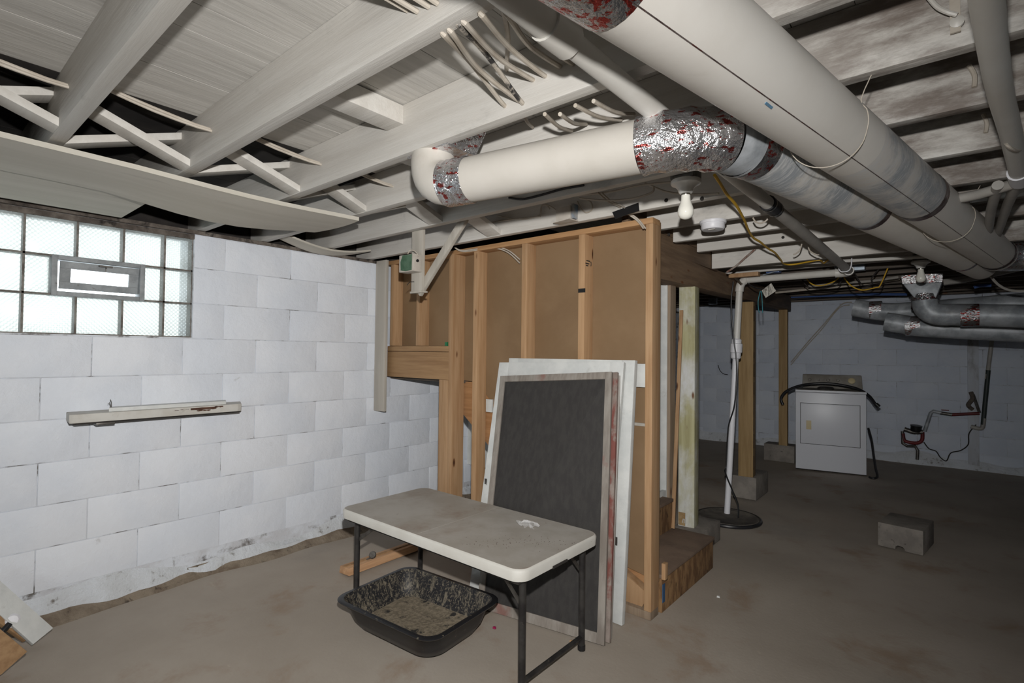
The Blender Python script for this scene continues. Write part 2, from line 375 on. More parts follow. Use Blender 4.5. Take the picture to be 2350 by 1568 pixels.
# ---- window of glass blocks
win = sempty('window_1', 'glass block basement window with a small hopper vent')
rows = [(WZ0, 1.559), (1.559, 1.747), (1.747, WZ1)]
cols = [WY0, -.200, .002, .205, .408, .604, .795, .983, WY1]
VY0, VY1 = .507, .889
gcache = []
def gblock(y0, y1, z0, z1):
    b = MB(); b.box(-.085, -.018, y0+.004, y1-.004, z0+.004, z1-.004)
    obj('glass_block', b, m_gb, win, bev=.006, seg=2)
for ri, (z0, z1) in enumerate(rows):
    for ci in range(len(cols)-1):
        y0, y1 = cols[ci], cols[ci+1]
        if ri == 1:
            if y0 >= VY0 and y1 <= VY1: continue
            if y0 < VY0 < y1: y1 = VY0
            elif y0 < VY1 < y1: y0 = VY1
        gblock(y0, y1, z0, z1)
m_joint = mk('window_mortar', srgb(132,128,122), srgb(92,86,80), 20, rough=.9)
jm = MB()
for z in (1.559, 1.747):
    jm.box(-.08, -.020, WY0, WY1, z-.0045, z+.0045)
for ci, y in enumerate(cols):
    if ci in (0,): continue
    w = .0045 if ci < len(cols)-1 else .006
    for ri, (z0, z1) in enumerate(rows):
        if ri == 1 and VY0 < y < VY1: continue
        jm.box(-.08, -.020, y-w, y+w, z0, z1)
jm.box(-.10, -.012, WY0, WY1, WZ0-.004, WZ0+.006); jm.box(-.10, -.012, WY0, WY1, WZ1-.012, WZ1+.004)
obj('mortar_joint', jm, m_joint, win)
ld = MB(); ld.box(-.10, -.004, WY0, WY1+.01, WZ1-.014, WZ1+.014); obj('lintel', ld, m_sill, win, bev=.003)
m_vent = mk('vent_frame_grey', srgb(150,154,156), srgb(128,132,134), 18, rough=.6, dirt=((srgb(96,92,88), 20, .6, .75),))
vf = MB(); z0, z1 = 1.553, 1.751
vf.box(-.09, -.004, VY0, VY0+.022, z0, z1); vf.box(-.09, -.004, VY1-.022, VY1, z0, z1)
vf.box(-.09, -.005, VY0+.0221, VY1-.0221, z0, z0+.022); vf.box(-.09, -.005, VY0+.0221, VY1-.0221, z1-.022, z1)
vfo = obj('vent_frame', vf, m_vent, win, bev=.002)
# hopper sash, hinged at the top and tipped outwards a little so daylight shows round it
sb = MB(); sy0, sy1 = VY0+.034, VY1-.024; sz0, sz1 = z0+.038, z1-.026
tp = lambda y, z, d: (-.02-(sz1-z)*.16-d, y, z)
def sash(y0, y1, za, zb): sb.hexa([tp(y0,za,.016), tp(y1,za,.016), tp(y1,za,0), tp(y0,za,0)], [tp(y0,zb,.016), tp(y1,zb,.016), tp(y1,zb,0), tp(y0,zb,0)])
sash(sy0, sy1, sz0, sz0+.034); sash(sy0, sy1, sz1-.034, sz1); sash(sy0, sy0+.042, sz0+.034, sz1-.034); sash(sy1-.042, sy1, sz0+.034, sz1-.034)
so = obj('vent_sash', sb, m_vent, vfo, bev=.0015)
pb = MB(); pb.add([tp(sy0+.03, sz0+.03, .008), tp(sy1-.03, sz0+.03, .008), tp(sy1-.03, sz1-.03, .008), tp(sy0+.03, sz1-.03, .008)], [(0,1,2,3)])
obj('vent_pane', pb, m_pane, vfo)
lt = MB(); lt.box(-.02, .002, .69, .745, sz1-.012, sz1-.004); lt.tube([(-.004, .717, sz1-.008), (.004, .717, sz1-.02), (.002, .715, sz1-.036)], .003, 6)
obj('latch', lt, m_steel, vfo)
# ---- back wall
wb = MB(); wb.box(-.2, 7.2, 8.2035, 8.42, -.1, 2.2)
wall_back = struct(obj('wall_back', wb, m_mortar, smooth=False), 'far white painted concrete block wall in the dim end of the basement')
for r in range(0, 11):
    zb = -.03+r*BH; h = min(BH, 2.07-zb)
    if h < .03: continue
    x = -.05-(BL/2 if r % 2 else 0)
    while x < 5.0:
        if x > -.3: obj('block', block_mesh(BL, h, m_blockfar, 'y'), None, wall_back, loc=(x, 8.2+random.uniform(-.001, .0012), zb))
        x += BL
fbm = MB(); n = 70
for i in range(n+1):
    x = -.1+6.5*i/n; h = .10+.03*math.sin(x*4.7)+.02*math.sin(x*11); w = .02+.01*abs(math.sin(x*7.7))
    fbm.v += [(x, 8.2, h), (x, 8.2-w, h*.6), (x, 8.2-w-.03, -.02)]
for i in range(n):
    for k in range(2): fbm.f.append((i*3+k, i*3+3+k, i*3+4+k, i*3+1+k))
obj('footing', fbm, m_footing, wall_back)
# ---- the unseen sides, with an opening added behind the photographer for fill daylight
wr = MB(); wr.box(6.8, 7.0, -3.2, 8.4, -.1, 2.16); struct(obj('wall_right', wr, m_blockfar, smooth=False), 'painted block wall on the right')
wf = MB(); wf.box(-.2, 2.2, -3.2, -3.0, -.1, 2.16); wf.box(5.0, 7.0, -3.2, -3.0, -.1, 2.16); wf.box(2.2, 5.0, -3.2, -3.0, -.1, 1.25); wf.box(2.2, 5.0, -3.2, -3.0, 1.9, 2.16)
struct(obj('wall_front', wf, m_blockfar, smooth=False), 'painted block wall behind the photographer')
w2 = sempty('fill_opening', 'unseen opening added in the wall behind the photographer for fill daylight')
for k in range(4):
    b = MB(); b.box(2.2+.7*k, 2.24+.7*k, -3.13, -3.08, 1.25, 1.9); obj('mullion', b, m_white, w2)
# ---- ceiling: boards and joists
ceiling = sempty('ceiling', 'painted open joist ceiling with board subfloor above')
x = -.2; CZ = 2.155
while x < 7.0:
    w = random.choice((.135, .14, .142)); b = MB(); dz = random.uniform(0, .0006)
    gp = random.choice((.0006, .0009, .0022)); b.box(x+.0006, x+w-gp, -3.2, 8.4, CZ+dz, CZ+.02+dz)
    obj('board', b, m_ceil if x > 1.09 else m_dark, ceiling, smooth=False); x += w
up = MB(); up.box(-.3, 7.1, -3.3, 8.5, CZ+.008, 2.22); obj('subfloor', up, m_dark, ceiling)  # dark slab over the boards, added to block light and darken their gaps
JOIST = []
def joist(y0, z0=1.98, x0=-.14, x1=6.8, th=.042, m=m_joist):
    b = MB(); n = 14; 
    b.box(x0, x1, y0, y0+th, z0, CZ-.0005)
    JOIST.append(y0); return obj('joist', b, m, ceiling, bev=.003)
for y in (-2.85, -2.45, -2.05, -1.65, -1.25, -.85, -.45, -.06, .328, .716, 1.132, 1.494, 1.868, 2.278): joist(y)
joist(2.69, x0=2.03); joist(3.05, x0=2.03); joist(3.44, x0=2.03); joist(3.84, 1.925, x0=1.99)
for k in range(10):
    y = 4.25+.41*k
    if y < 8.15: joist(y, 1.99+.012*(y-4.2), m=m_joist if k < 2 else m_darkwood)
# header boards that close the stair opening
for i, (za, zb) in enumerate(((1.925, 2.03), (2.032, 2.15))):
    b = MB(); b.box(1.945, 1.985, 2.56, 3.98, za, zb); obj('header', b, m_beam, ceiling, bev=.003)
# cross bridging
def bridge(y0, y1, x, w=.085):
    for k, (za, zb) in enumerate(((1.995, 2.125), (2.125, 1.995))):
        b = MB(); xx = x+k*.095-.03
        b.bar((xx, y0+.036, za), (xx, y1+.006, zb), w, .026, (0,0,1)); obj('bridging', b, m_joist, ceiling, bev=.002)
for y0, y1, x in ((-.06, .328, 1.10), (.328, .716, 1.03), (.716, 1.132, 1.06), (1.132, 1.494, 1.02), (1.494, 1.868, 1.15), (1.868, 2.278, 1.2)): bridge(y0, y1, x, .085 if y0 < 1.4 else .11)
# blocking
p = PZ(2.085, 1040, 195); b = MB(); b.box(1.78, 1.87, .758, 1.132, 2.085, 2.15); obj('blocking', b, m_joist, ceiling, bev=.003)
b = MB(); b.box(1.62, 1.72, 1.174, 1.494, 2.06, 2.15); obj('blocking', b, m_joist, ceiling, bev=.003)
# ---- stud partition round the stair
part = sempty('wall_partition', 'unfinished pine stud partition with brown hardboard panel')
PF = 2.42; PB = 2.508
def pbox(name, x0, x1, z0, z1, m, y0=PF, y1=PB, bev=.003):
    b = MB(); b.box(x0, x1, y0, y1, z0, z1); return obj(name, b, m, part, bev=bev)
pbox('top_plate', .02, 2.192, 1.948, 1.978, m_plate)
pbox('bottom_plate', .62, 2.192, .0, .04, m_grey)
pbox('stud', .10, .138, 1.34, 1.948, m_stud)
pbox('stud', .40, .44, 1.34, 1.948, m_stud)
pbox('stud', .722, .760, 1.115, 1.948, m_stud, y0=PF+.012)
pbox('stud', .762, .802, .04, 1.948, m_stud, y0=PF-.02)
pbox('stud', .672, .760, .0, 1.112, m_stud, y0=PF-.02, y1=PF+.02)
pbox('stud', .964, 1.004, .04, 1.948, m_stud)
pbox('stud', 1.362, 1.402, .04, 1.948, m_stud)
pbox('stud', 1.760, 1.800, .04, 1.948, m_stud)
pbox('stud', 2.155, 2.193, .04, 1.948, m_stud)
pbox('ledger', .09, .755, 1.300, 1.338, m_landing, y0=PF-.012)
pbox('landing_rim', .09, .757, 1.112, 1.298, m_landing, y0=PF-.012, y1=PF+.03)
pn = MB(); poly = [(.06, 1.34), (.06, 1.97), (2.19, 1.97), (2.19, .16), (1.95, .20), (.92, 1.10), (.70, 1.12), (.70, 1.34)]
pn.prism(poly, lambda q: (q[0], PB, q[1]), lambda q: (q[0], PB+.012, q[1])); obj('panel', pn, m_panel, part, smooth=False)
# landing deck and its dark underside
ldk = MB(); ldk.box(.0, .80, PB, 3.36, 1.09, 1.125); obj('landing_deck', ldk, m_darkwood, part)
# white board between stud and wall, flat patch
wbrd = MB(); wbrd.box(.004, .128, 2.355, 2.380, .855, 1.975)
tag(obj('painted_board', wbrd, m_hang, bev=.003), 'long white painted board standing against the wall at the partition corner', 'board')
pt = MB(); pt.box(2.06, 2.15, PB-.03, PB-.002, 1.13, 1.25); obj('white_cleat', pt, m_white, part, bev=.002)
b = MB(); b.box(2.05, 2.15, PB-.012, PB-.001, .93, .945); obj('cleat', b, m_hang, part)
# far stair wall
fw = MB(); fw.box(.0, 1.88, 3.36, 3.40, .3, 1.93)
wst = struct(obj('wall_stair', fw, m_white, smooth=False), 'white board wall on the far side of the stair')
b = MB(); b.box(1.84, 1.886, 3.30, 3.36, .335, 1.92); obj('end_trim', b, m_white, wst, bev=.002)
b = MB(); b.box(1.884, 1.905, 3.31, 3.40, .20, 1.93); obj('end_stud', b, m_grey, wst, bev=.003)
b = MB(); b.box(1.86, 1.885, 3.14, 3.36, .33, .41); obj('white_cleat', b, m_white, wst, bev=.002)

# ================================================================== CEILING PLANKS, BEAM AND POSTS
def plank(name, label, x0, x1, y0, y1, zt, th, sag, mat, nx=6, ny=18, endcurve=0.):
    b = MB()
    for lay in (0, 1):
        for j in range(ny+1):
            for i in range(nx+1):
                u = i/nx; v = j/ny
                X = x0+(x1-x0)*u; Y = y0+(y1-y0)*v + endcurve*(1-(2*u-1)**2)*(1 if v == 1 else 0)
                b.v.append((X, Y, zt-sag(u, v)-(th if lay else 0)))
    o = (nx+1)*(ny+1); I = lambda i, j, l=0: l*o+j*(nx+1)+i
    for j in range(ny):
        for i in range(nx):
            b.f.append((I(i,j),I(i+1,j),I(i+1,j+1),I(i,j+1))); b.f.append((I(i,j,1),I(i,j+1,1),I(i+1,j+1,1),I(i+1,j,1)))
    for j in range(ny):
        b.f.append((I(0,j),I(0,j+1),I(0,j+1,1),I(0,j,1))); b.f.append((I(nx,j),I(nx,j,1),I(nx,j+1,1),I(nx,j+1)))
    for i in range(nx):
        b.f.append((I(i,0),I(i,0,1),I(i+1,0,1),I(i+1,0))); b.f.append((I(i,ny),I(i+1,ny),I(i+1,ny,1),I(i,ny,1)))
    return tag(obj(name, b, mat), label, 'board')
plank('ceiling_plank', 'long warped cream plank nailed under the joists, its far end sagging', .64, 1.06, -.9, 1.50, 1.978, .018,
      lambda u, v: .012*min(1, v/.6)+(.048*(1-.75*u)*math.sin(math.pi*(v-.6)/.4)**1.3 if v > .6 and v < 1 else 0), m_plank, endcurve=.02)
plank('ceiling_plank', 'short cream plank under the joists directly above the glass block window', .13, .632, -.9, .745, 1.978, .018, lambda u, v: .006*(1-u), m_plank)
plank('warped_board', 'small bent board with a brown edge lying on the wall top', .03, .16, 1.60, 2.20, 2.02, .012, lambda u, v: .055*(math.sin(v*math.pi)**1)*(1-.2*u), m_plank, nx=3, ny=14)

bm_ = thing('support_beam', 'old brown timber beam carried by the posts beside the stair', 'beam', (1.92, 5, 1.75))
b = MB(); b.hexa([(1.90,2.60,1.735),(2.025,2.60,1.735),(1.82,7.12,1.862),(1.70,7.12,1.862)], [(1.90,2.60,1.905),(2.025,2.60,1.905),(1.82,7.12,2.03),(1.70,7.12,2.03)])
obj('beam_timber', b, m_beam, bm_, bev=.004)
b = MB(); b.hexa([(1.945,2.60,1.907),(2.02,2.60,1.907),(1.955,4.02,1.921),(1.89,4.02,1.921)], [(1.945,2.60,1.923),(2.02,2.60,1.923),(1.955,4.02,1.924),(1.89,4.02,1.924)])
obj('packing_strip', b, m_beam, bm_)

def hblock(name, label, x, y, w, d, h, rz=0, group=None, notch=False):
    b = MB(); c, s = math.cos(rz), math.sin(rz)
    poly = [(-w/2, 0), (-w*.10, 0), (-w*.10, .018), (-w*.05, .028), (w*.06, .024), (w*.10, .012), (w*.10, 0), (w/2, 0), (w/2, h), (-w/2, h)] if notch else [(-w/2, 0), (w/2, 0), (w/2, h), (-w/2, h)]
    R = lambda q, yy: (x+q[0]*c-yy*s, y+q[0]*s+yy*c, q[1])
    b.prism(poly, lambda q: R(q, -d/2), lambda q: R(q, d/2))
    return tag(obj(name, b, m_conc, bev=.005), label, 'concrete block', group)
def post(label, x, y, w, z0, z1, mat, rz=0):
    t = thing('support_post', label, 'post', (x, y, z0)); c, s = math.cos(rz), math.sin(rz)
    b = MB(); q = lambda u, v, z: (x+u*c-v*s, y+u*s+v*c, z); h = w/2
    b.hexa([q(-h,-h,z0), q(h,-h,z0), q(h,h,z0), q(-h,h,z0)], [q(-h,-h,z1), q(h,-h,z1), q(h,h,z1), q(-h,h,z1)])
    obj('timber', b, mat, t, bev=.004); return t
hblock('concrete_block', 'grey concrete block under the greenish post next to the steps', 1.97, 3.60, .20, .40, .135)
t = post('greenish treated timber post with smeared white paint beside the steps', 1.937, 3.55, .108, .135, 1.762, m_treat, .10)
b = MB(); b.box(1.895, 1.94, 3.482, 3.488, .145, .23); obj('stapled_tag', b, mk('brown_tag', srgb(140,112,74), srgb(160,136,98), 20, rough=.8), t)
b = MB(); q = PY(3.478, 1570, 1197)
for k in range(3): b.bar((q.x-.012+.012*k, 3.479, q.z-.012), (q.x-.006+.008*k, 3.479, q.z+.016), .004, .004, (0,1,0))
obj('arrow_mark', b, m_white, t)
hblock('concrete_block', 'grey concrete block under the middle brown post behind the white pipe', 1.86, 5.22, .24, .40, .20)
t = post('brown timber post with bark edge standing behind the white pipe', 1.885, 5.08, .125, .20, 1.785, m_post, .1)
m_bark = mk('bark', srgb(74,46,34), srgb(50,32,24), 20, rough=.9, bump=.6)
for k in range(9):
    b = MB(); z = .28+.165*k+random.uniform(-.02, .02); b.box(1.942, 1.951, 5.035+random.uniform(-.01,.01), 5.055+random.uniform(0,.02), z, z+random.uniform(.05,.14))
    obj('bark', b, m_bark, t)
hblock('concrete_block', 'grey concrete block under the far post beside the dryer', 1.70, 7.15, .34, .20, .205)
post('dark olive timber post nearest the dryer', 1.745, 7.08, .095, .205, 1.86, m_post, .1)
hblock('concrete_block', 'loose weathered concrete block lying alone on the open floor', 3.075, 4.57, .25, .34, .16, -.14, notch=True)
# leaning lath next to the post
b = MB(); b.bar((1.958, 3.24, .193), (1.915, 3.47, 1.60), .024, .012, (0,1,0))
tag(obj('wood_lath', b, m_stud, bev=.002), 'thin pine lath leaning upright against the greenish post', 'wood strip')

# ---- staircase
st = thing('staircase', 'rough basement steps of strand board behind the stud partition', 'stairs', (1.6, 2.9, 0))
sx0 = 2.20; run, rise = .25, .19
for k in range(5):
    xr = sx0-run*k; zt = rise*(k+1)
    b = MB(); b.box(xr-.02, xr, 2.53, 3.27 if k == 0 else 3.25, rise*k, zt-.02); obj('riser', b, m_osb, st, bev=.002)
    b = MB(); b.box(xr-run-.02, xr+.008, 2.53, 3.275 if k == 0 else 3.25, zt-.02, zt); obj('tread', b, m_tread, st, bev=.004)
b = MB(); b.box(2.0, 2.198, 3.245, 3.265, 0, rise-.02); obj('side_board', b, m_osb, st)
b = MB(); poly = [(.62, 1.10), (.92, 1.10), (2.14, .16), (2.14, .045), (1.86, .045), (.62, 1.0)]
b.prism(poly, lambda q: (q[0], PB+.016, q[1]), lambda q: (q[0], PB+.05, q[1]))
obj('stringer', b, wood('stringer_pine', srgb(178,134,92), srgb(150,108,70), GX, dirt=((srgb(90,50,28), 8, .72, .77, (.6,1,1), .9),)), st, bev=.003)
b = MB(); b.bar((1.93, PB-.03, .16), (2.14, PB-.03, .055), .055, .12, (0,0,1)); obj('kick_block', b, m_stud, st, bev=.003)
b = MB(); b.box(2.205, 2.225, 2.512, 2.545, .175, .255); obj('wood_chip', b, m_stud, st, bev=.002)
b = MB(); b.box(2.199, 2.2035, 2.535, 2.56, .05, .14); obj('blue_tape', b, mk('blue_tape', srgb(50,84,120), rough=.6), st)

# ================================================================== DUCTS
def arc_ring(mb, p, d, r, w):   # short tube (a tape ring)
    d = Vector(d).normalized(); p = Vector(p); mb.tube([p-d*w/2, p+d*w/2], r, 32, cap=False)
D1a = PZ(1.885, 1840, 250); D1b = PZ(1.885, 2280, 580); d1 = (D1b-D1a).normalized()
D1s = D1a-d1*1.6; D1e = D1b+d1*.06
R1 = .086
main = thing('main_duct', 'large white round duct running diagonally across the ceiling, nearest the camera', 'duct', D1a)
def seg(a, b_, r, n=40): return MB().tube([a, b_], r, n, cap=False)
tm = D1a+d1*(((PZ(1.885, 2100, 450)-D1a).dot(d1)))          # first tape ring
tw = D1a+d1*(((PZ(1.885, 1950, 330)-D1a).dot(d1)))          # where bare metal starts to show
obj('duct_section', seg(D1s, tw, R1), m_duct, main)
obj('worn_section', seg(tw, tm, R1), m_ductw, main)
obj('duct_section', seg(tm, D1e, R1), m_duct, main)
b = MB(); arc_ring(b, tm, d1, R1+.0015, .055); obj('tape_ring', b, m_tape, main)
b = MB(); arc_ring(b, D1e-d1*.03, d1, R1+.0015, .04); obj('tape_ring', b, m_tape, main)
ts = D1a+d1*((PZ(1.885, 1400, -60)-D1a).dot(d1))
b = MB(); arc_ring(b, ts-d1*.10, d1, R1+.0015, .20); obj('foil_tape', b, m_foil2, main)
# longitudinal seam
side = d1.cross(Vector((0,0,1))).normalized()
def surf(ctr, th, r): return ctr + (side*math.cos(th)+Vector((0,0,1))*math.sin(th))*r
b = MB(); b.tube([surf(D1s, math.radians(298), R1+.0004), surf(D1e, math.radians(298), R1-.0004)], .0012, 6); obj('seam', b, m_tape, main)
# elbow at the far end, wrapped in foil, turning to the right
e1 = D1e+d1*.17; sd = Vector((d1.y, -d1.x, 0))
el = bend(D1e, e1, e1+sd*.26+Vector((0,0,.0)), 10)
obj('foil_elbow', MB().tube(el, R1+.003, 32, cap=False), m_foil, main)
obj('duct_section', seg(el[-1], el[-1]+sd*1.2, R1), m_galv, main)
b = MB(); arc_ring(b, D1e+d1*.012, d1, R1+.006, .03); obj('collar', b, m_duct, main)
# wire hangers
def hanger(label, ctr, d, r, joist_z=1.995, off=(0,0)):
    s_ = d.cross(Vector((0,0,1))).normalized(); pts = []
    top1 = ctr+s_*(r+.02)+Vector((off[0], off[1], joist_z-ctr.z)); 
    pts.append(top1)
    for k in range(15):
        th = math.radians(30-240*k/14); rr = r+.003 + (.012 if 50 < 240*k/14 < 190 else 0)*math.sin((240*k/14-50)/140*math.pi if 50 < 240*k/14 < 190 else 0)
        pts.append(ctr+(s_*math.cos(th)+Vector((0,0,1))*math.sin(th))*rr+d*(.02*math.sin(k*.4)))
    b = MB().tube(spline(pts, 3), .0013, 6); return tag(obj('hanger_wire', b, m_cable), label, 'wire', 'wire straps under the ducts')
def at1(x, y): return D1a+d1*((PZ(1.885, x, y)-D1a).dot(d1))
hanger('thin pale wire looped under the near part of the large white duct', at1(1870, 300), d1, R1)
hanger('thin pale wire looped under the far part of the large white duct', at1(2170, 500), d1, R1)

ZB = 1.865; RB = .072
Ba = PZ(ZB, 1040, 420); Bb = PZ(ZB, 1480, 335); db = (Bb-Ba).normalized()
D2a = PZ(1.88, 1760, 360); D2b = PZ(1.88, 2190, 580); d2 = (D2b-D2a).normalized(); R2 = .082
br = thing('branch_duct', 'white round duct with a foil wrapped elbow that joins the run beside the large duct', 'duct', Bb)
# intersection corner for the elbow
den = db.x*d2.y-db.y*d2.x; w_ = D2a-Bb
k_ = (w_.x*d2.y-w_.y*d2.x)/den; corner = Bb+db*k_; corner.z = 1.872
be = Bb-db*.01; 
obj('duct_section', seg(Ba, be, RB), m_duct2, br)
d2s = corner+d2*.20; d2s.z = 1.88
elb = bend(be, corner, d2s, 16)
rad = [RB+.003+(R2-RB)*i/16 for i in range(17)]
b = MB()
for i in range(17): pass
rad2 = [r+.004*((i % 3) == 0) for i, r in enumerate(rad)]
ncut = 11
obj('foil_elbow', MB().tube(elb[:ncut+1], rad2[:ncut+1], 36, cap=False), m_foil, br)
obj('bare_gore', MB().tube(elb[ncut:15], rad[ncut:15], 36, cap=False), m_galv, br)
b = MB(); arc_ring(b, elb[14], (elb[14]-elb[13]), rad[14]+.004, .012); obj('crimp', b, m_galv, br)
obj('foil_band', MB().tube([elb[14]+d2*.01, elb[15], d2s, d2s+d2*.03], [rad[14]+.002, rad[15]+.002, R2+.002, R2+.002], 36, cap=False), m_foil2, br)
def at2(x, y): return D2a+d2*((PZ(1.88, x, y)-D2a).dot(d2))
t2 = at2(1985, 478); t2b = at2(2175, 592); t2e = at2(2240, 612)
obj('worn_section', seg(d2s, t2, R2), m_ductw, br); obj('duct_section', seg(t2, t2e, R2), m_duct, br)
b = MB(); arc_ring(b, t2, d2, R2+.0015, .04); obj('tape_ring', b, m_tape, br)
b = MB(); arc_ring(b, t2b, d2, R2+.0015, .04); obj('tape_ring', b, m_foil2, br)
# left end: elbow turning up into the joist bay
ea = Ba-db*.055+Vector((0,0,.0)); eu = ea+Vector((-.02, .045, .17))
eb_ = bend(Ba, Ba-db*.12, Ba-db*.10+Vector((0,.02,.14)), 8)
obj('elbow', MB().tube(eb_, RB+.001, 32, cap=False), m_duct2, br)
obj('foil_tape', MB().tube([Ba+db*(.075-.011*k) for k in range(10)], [RB+.002+.003*(k % 2) for k in range(10)], 36, cap=False), m_foil, br)
b = MB(); tp_ = eb_[-1]; b.hexa([tp_+Vector((-.08,-.055,-.03)), tp_+Vector((.12,-.055,-.03)), tp_+Vector((.12,.08,-.03)), tp_+Vector((-.08,.08,-.03))],
       [tp_+Vector((-.11,-.06,.05)), tp_+Vector((.15,-.06,.05)), tp_+Vector((.15,.1,.05)), tp_+Vector((-.11,.1,.05))]); obj('foil_boot', b, m_foil, br)
b = MB(); b.tube([ea+Vector((.0,.0,.0)), ea+Vector((.001,0,0))], RB+.002, 24)

# galvanised ducts in the dim far corner
def gduct(label, pts, r, bands):
    t = thing('galvanised_duct', label, 'duct', pts[0], 'dull galvanised ducts at the far wall')
    obj('duct_section', MB().tube(pts, r, 28), m_galv, t)
    for p, d, w in bands:
        b = MB(); arc_ring(b, p, d, r+.002, w); obj('foil_tape', b, m_foil, t)
    return t
y1 = 6.3; a = PY(y1, 1960, 706); c_ = PY(y1, 2030, 716); e_ = PY(y1, 2130, 712); f_ = PY(y1, 2420, 690)
gduct('upper dull galvanised duct with a tapered left end below the far ceiling', spline([a, c_, e_, f_], 4), .088, ((PY(y1, 2010, 712), (1,0,0), .10),))
y2 = 5.9; a = PY(y2, 2032, 738); c_ = PY(y2, 2075, 745); e_ = PY(y2, 2130, 752); f_ = PY(y2, 2420, 765)
gduct('lower dull galvanised duct with a foil patch, hanging lowest at the far end', spline([a, c_, e_, f_], 4), .085, ((PY(y2, 2095, 748), (1,0,0), .11),))
y3 = 5.35; bo = thing('boot_duct', 'galvanised duct rising into a flared foil wrapped boot behind the second bulb', 'duct', PY(y3, 2120, 700))
A = PY(y3, 2125, 655); B = PY(y3, 2122, 722); Cc = PY(y3, 2185, 722); Dd = PY(y3, 2430, 728)
obj('duct_section', MB().tube(bend(PY(y3, 2122, 690), PY(y3, 2122, 728), Cc, 10)+[Dd], .085, 28), m_galv, bo)
tl, tr_, bl, brr = PY(y3, 2072, 652), PY(y3, 2162, 648), PY(y3, 2098, 684), PY(y3, 2148, 684)
dy = Vector((0, .14, 0))
b = MB(); b.hexa([bl, brr, brr+dy, bl+dy], [tl, tr_, tr_+dy, tl+dy]); obj('boot', b, m_galv, bo, bev=.008)
t1, t2_ = PY(y3, 2068, 632), PY(y3, 2163, 627)
b = MB(); b.hexa([tl-Vector((.004,.004,0)), tr_+Vector((.004,-.004,0)), tr_+dy, tl+dy], [t1-Vector((.004,.004,0)), t2_+Vector((.004,-.004,0)), t2_+dy, t1+dy]); obj('foil_wrap', b, m_foil, bo, bev=.006)
obj('foil_tape', MB().tube([PY(y3, 2122, 680)+dy*.5, PY(y3, 2122, 706)+dy*.3], .091, 28, cap=False), m_foil, bo)
b = MB(); arc_ring(b, PY(y3, 2225, 724), (1,0,0), .087, .11); obj('foil_tape', b, m_foil2, bo)

# ================================================================== PIPES
pv = thing('discharge_pipe', 'long white plastic drain pipe under the joists that drops into the sump lid', 'pipe', (1.93, 4.42, 0))
P0 = Vector((2.70, -.6, 1.952)); P1 = Vector((2.708, .80, 1.950)); P2 = Vector((2.745, 2.38, 1.925)); P3 = Vector((2.785, 4.25, 1.888))
RP = .026
PE = Vector((2.005, 4.44, 1.905))
cpl = PZ(1.95, 1285, 78)
obj('pipe', MB().tube([P0, Vector((P1.x, cpl.y, 1.951))], RP+.006, 20), m_pvc, pv)
obj('coupling', MB().tube([Vector((P1.x, cpl.y-.05, 1.951)), Vector((P1.x, cpl.y+.035, 1.951))], RP+.011, 20), m_pvc, pv)
obj('pipe', MB().tube([Vector((P1.x, cpl.y, 1.951)), P2], RP, 20), m_pvc, pv)
obj('pipe', MB().tube([P2, P3], RP, 20), m_pvcg, pv)
dd = (P3-P2).normalized()
rc = obj('rubber_coupling', MB().tube([P2-dd*.07, P2+dd*.055], RP+.006, 20), m_rubber, pv)
for k in (-.05, .035):
    b = MB(); b.tube([P2+dd*(k-.006), P2+dd*(k+.006)], RP+.0075, 20, cap=False); obj('clamp', b, m_chrome, rc)
P4 = P3+dd*.05
obj('elbow', MB().tube(bend(P3-dd*.02, P4+dd*.02, P3+Vector((-.09, .05, 0)), 8), RP+.006, 20), m_pvc, pv)
obj('pipe', MB().tube([P3+Vector((-.08, .045, 0)), PE+Vector((.05,-.005,0))], RP, 20), m_pvc, pv)
obj('elbow', MB().tube(bend(PE+Vector((.07,-.01,0)), PE, PE+Vector((0,0,-.09)), 8), RP+.007, 20), m_pvc, pv)
SB = Vector((1.918, 4.42, .0)); SL = lambda t: (PE+Vector((0,0,-.08))).lerp(SB, t)
obj('pipe', MB().tube([SL(0), SL(.25)], RP, 20), m_pvc, pv)
obj('pipe', MB().tube([SL(.25), SL(1)], RP-.003, 20), m_plast, pv)
obj('check_valve', MB().tube([SL(.215), SL(.22), SL(.235), SL(.238), SL(.275), SL(.28), SL(.30), SL(.305)], [.030,.038,.038,.047,.047,.039,.039,.030], 22), m_plast, pv)
for k in (0.01,):
    b = MB(); b.tube([PE+Vector((-.05,-.03,.05)), PE+Vector((.03,-.035,-.04))], .012, 8); obj('strap', b, m_chrome, pv)
# hook straps
b = MB(); b.tube(spline([P3-dd*.18+Vector((-.035,0,0)), P3-dd*.18+Vector((-.02,0,-.028)), P3-dd*.18+Vector((.02,0,-.028)), P3-dd*.16+Vector((.035,0,.01)), P3-dd*.16+Vector((.038,0,.09))], 5), .004, 6)
obj('pipe_hook', b, m_plast, pv)
sc = thing('sump_lid', 'round black sump lid set in the floor under the white pipe', 'lid', (1.955, 4.33, 0))
b = MB(); b.lathe([(.232, -.012), (.232, .012), (.222, .020), (.20, .018), (.19, .012), (.05, .014)], (1.955, 4.33, 0), n=48); obj('lid', b, mk('dusty_black_lid', srgb(104,98,90), srgb(78,74,69), 9, rough=.85, bump=.3, dirt=((srgb(100,92,82), 8, .6, .75),)), sc)
b = MB(); b.tube([(1.955+.236*math.cos(t), 4.33+.236*math.sin(t), .006) for t in [2*math.pi*k/48 for k in range(49)]], .014, 8); obj('rim_gasket', b, m_rubber, sc)
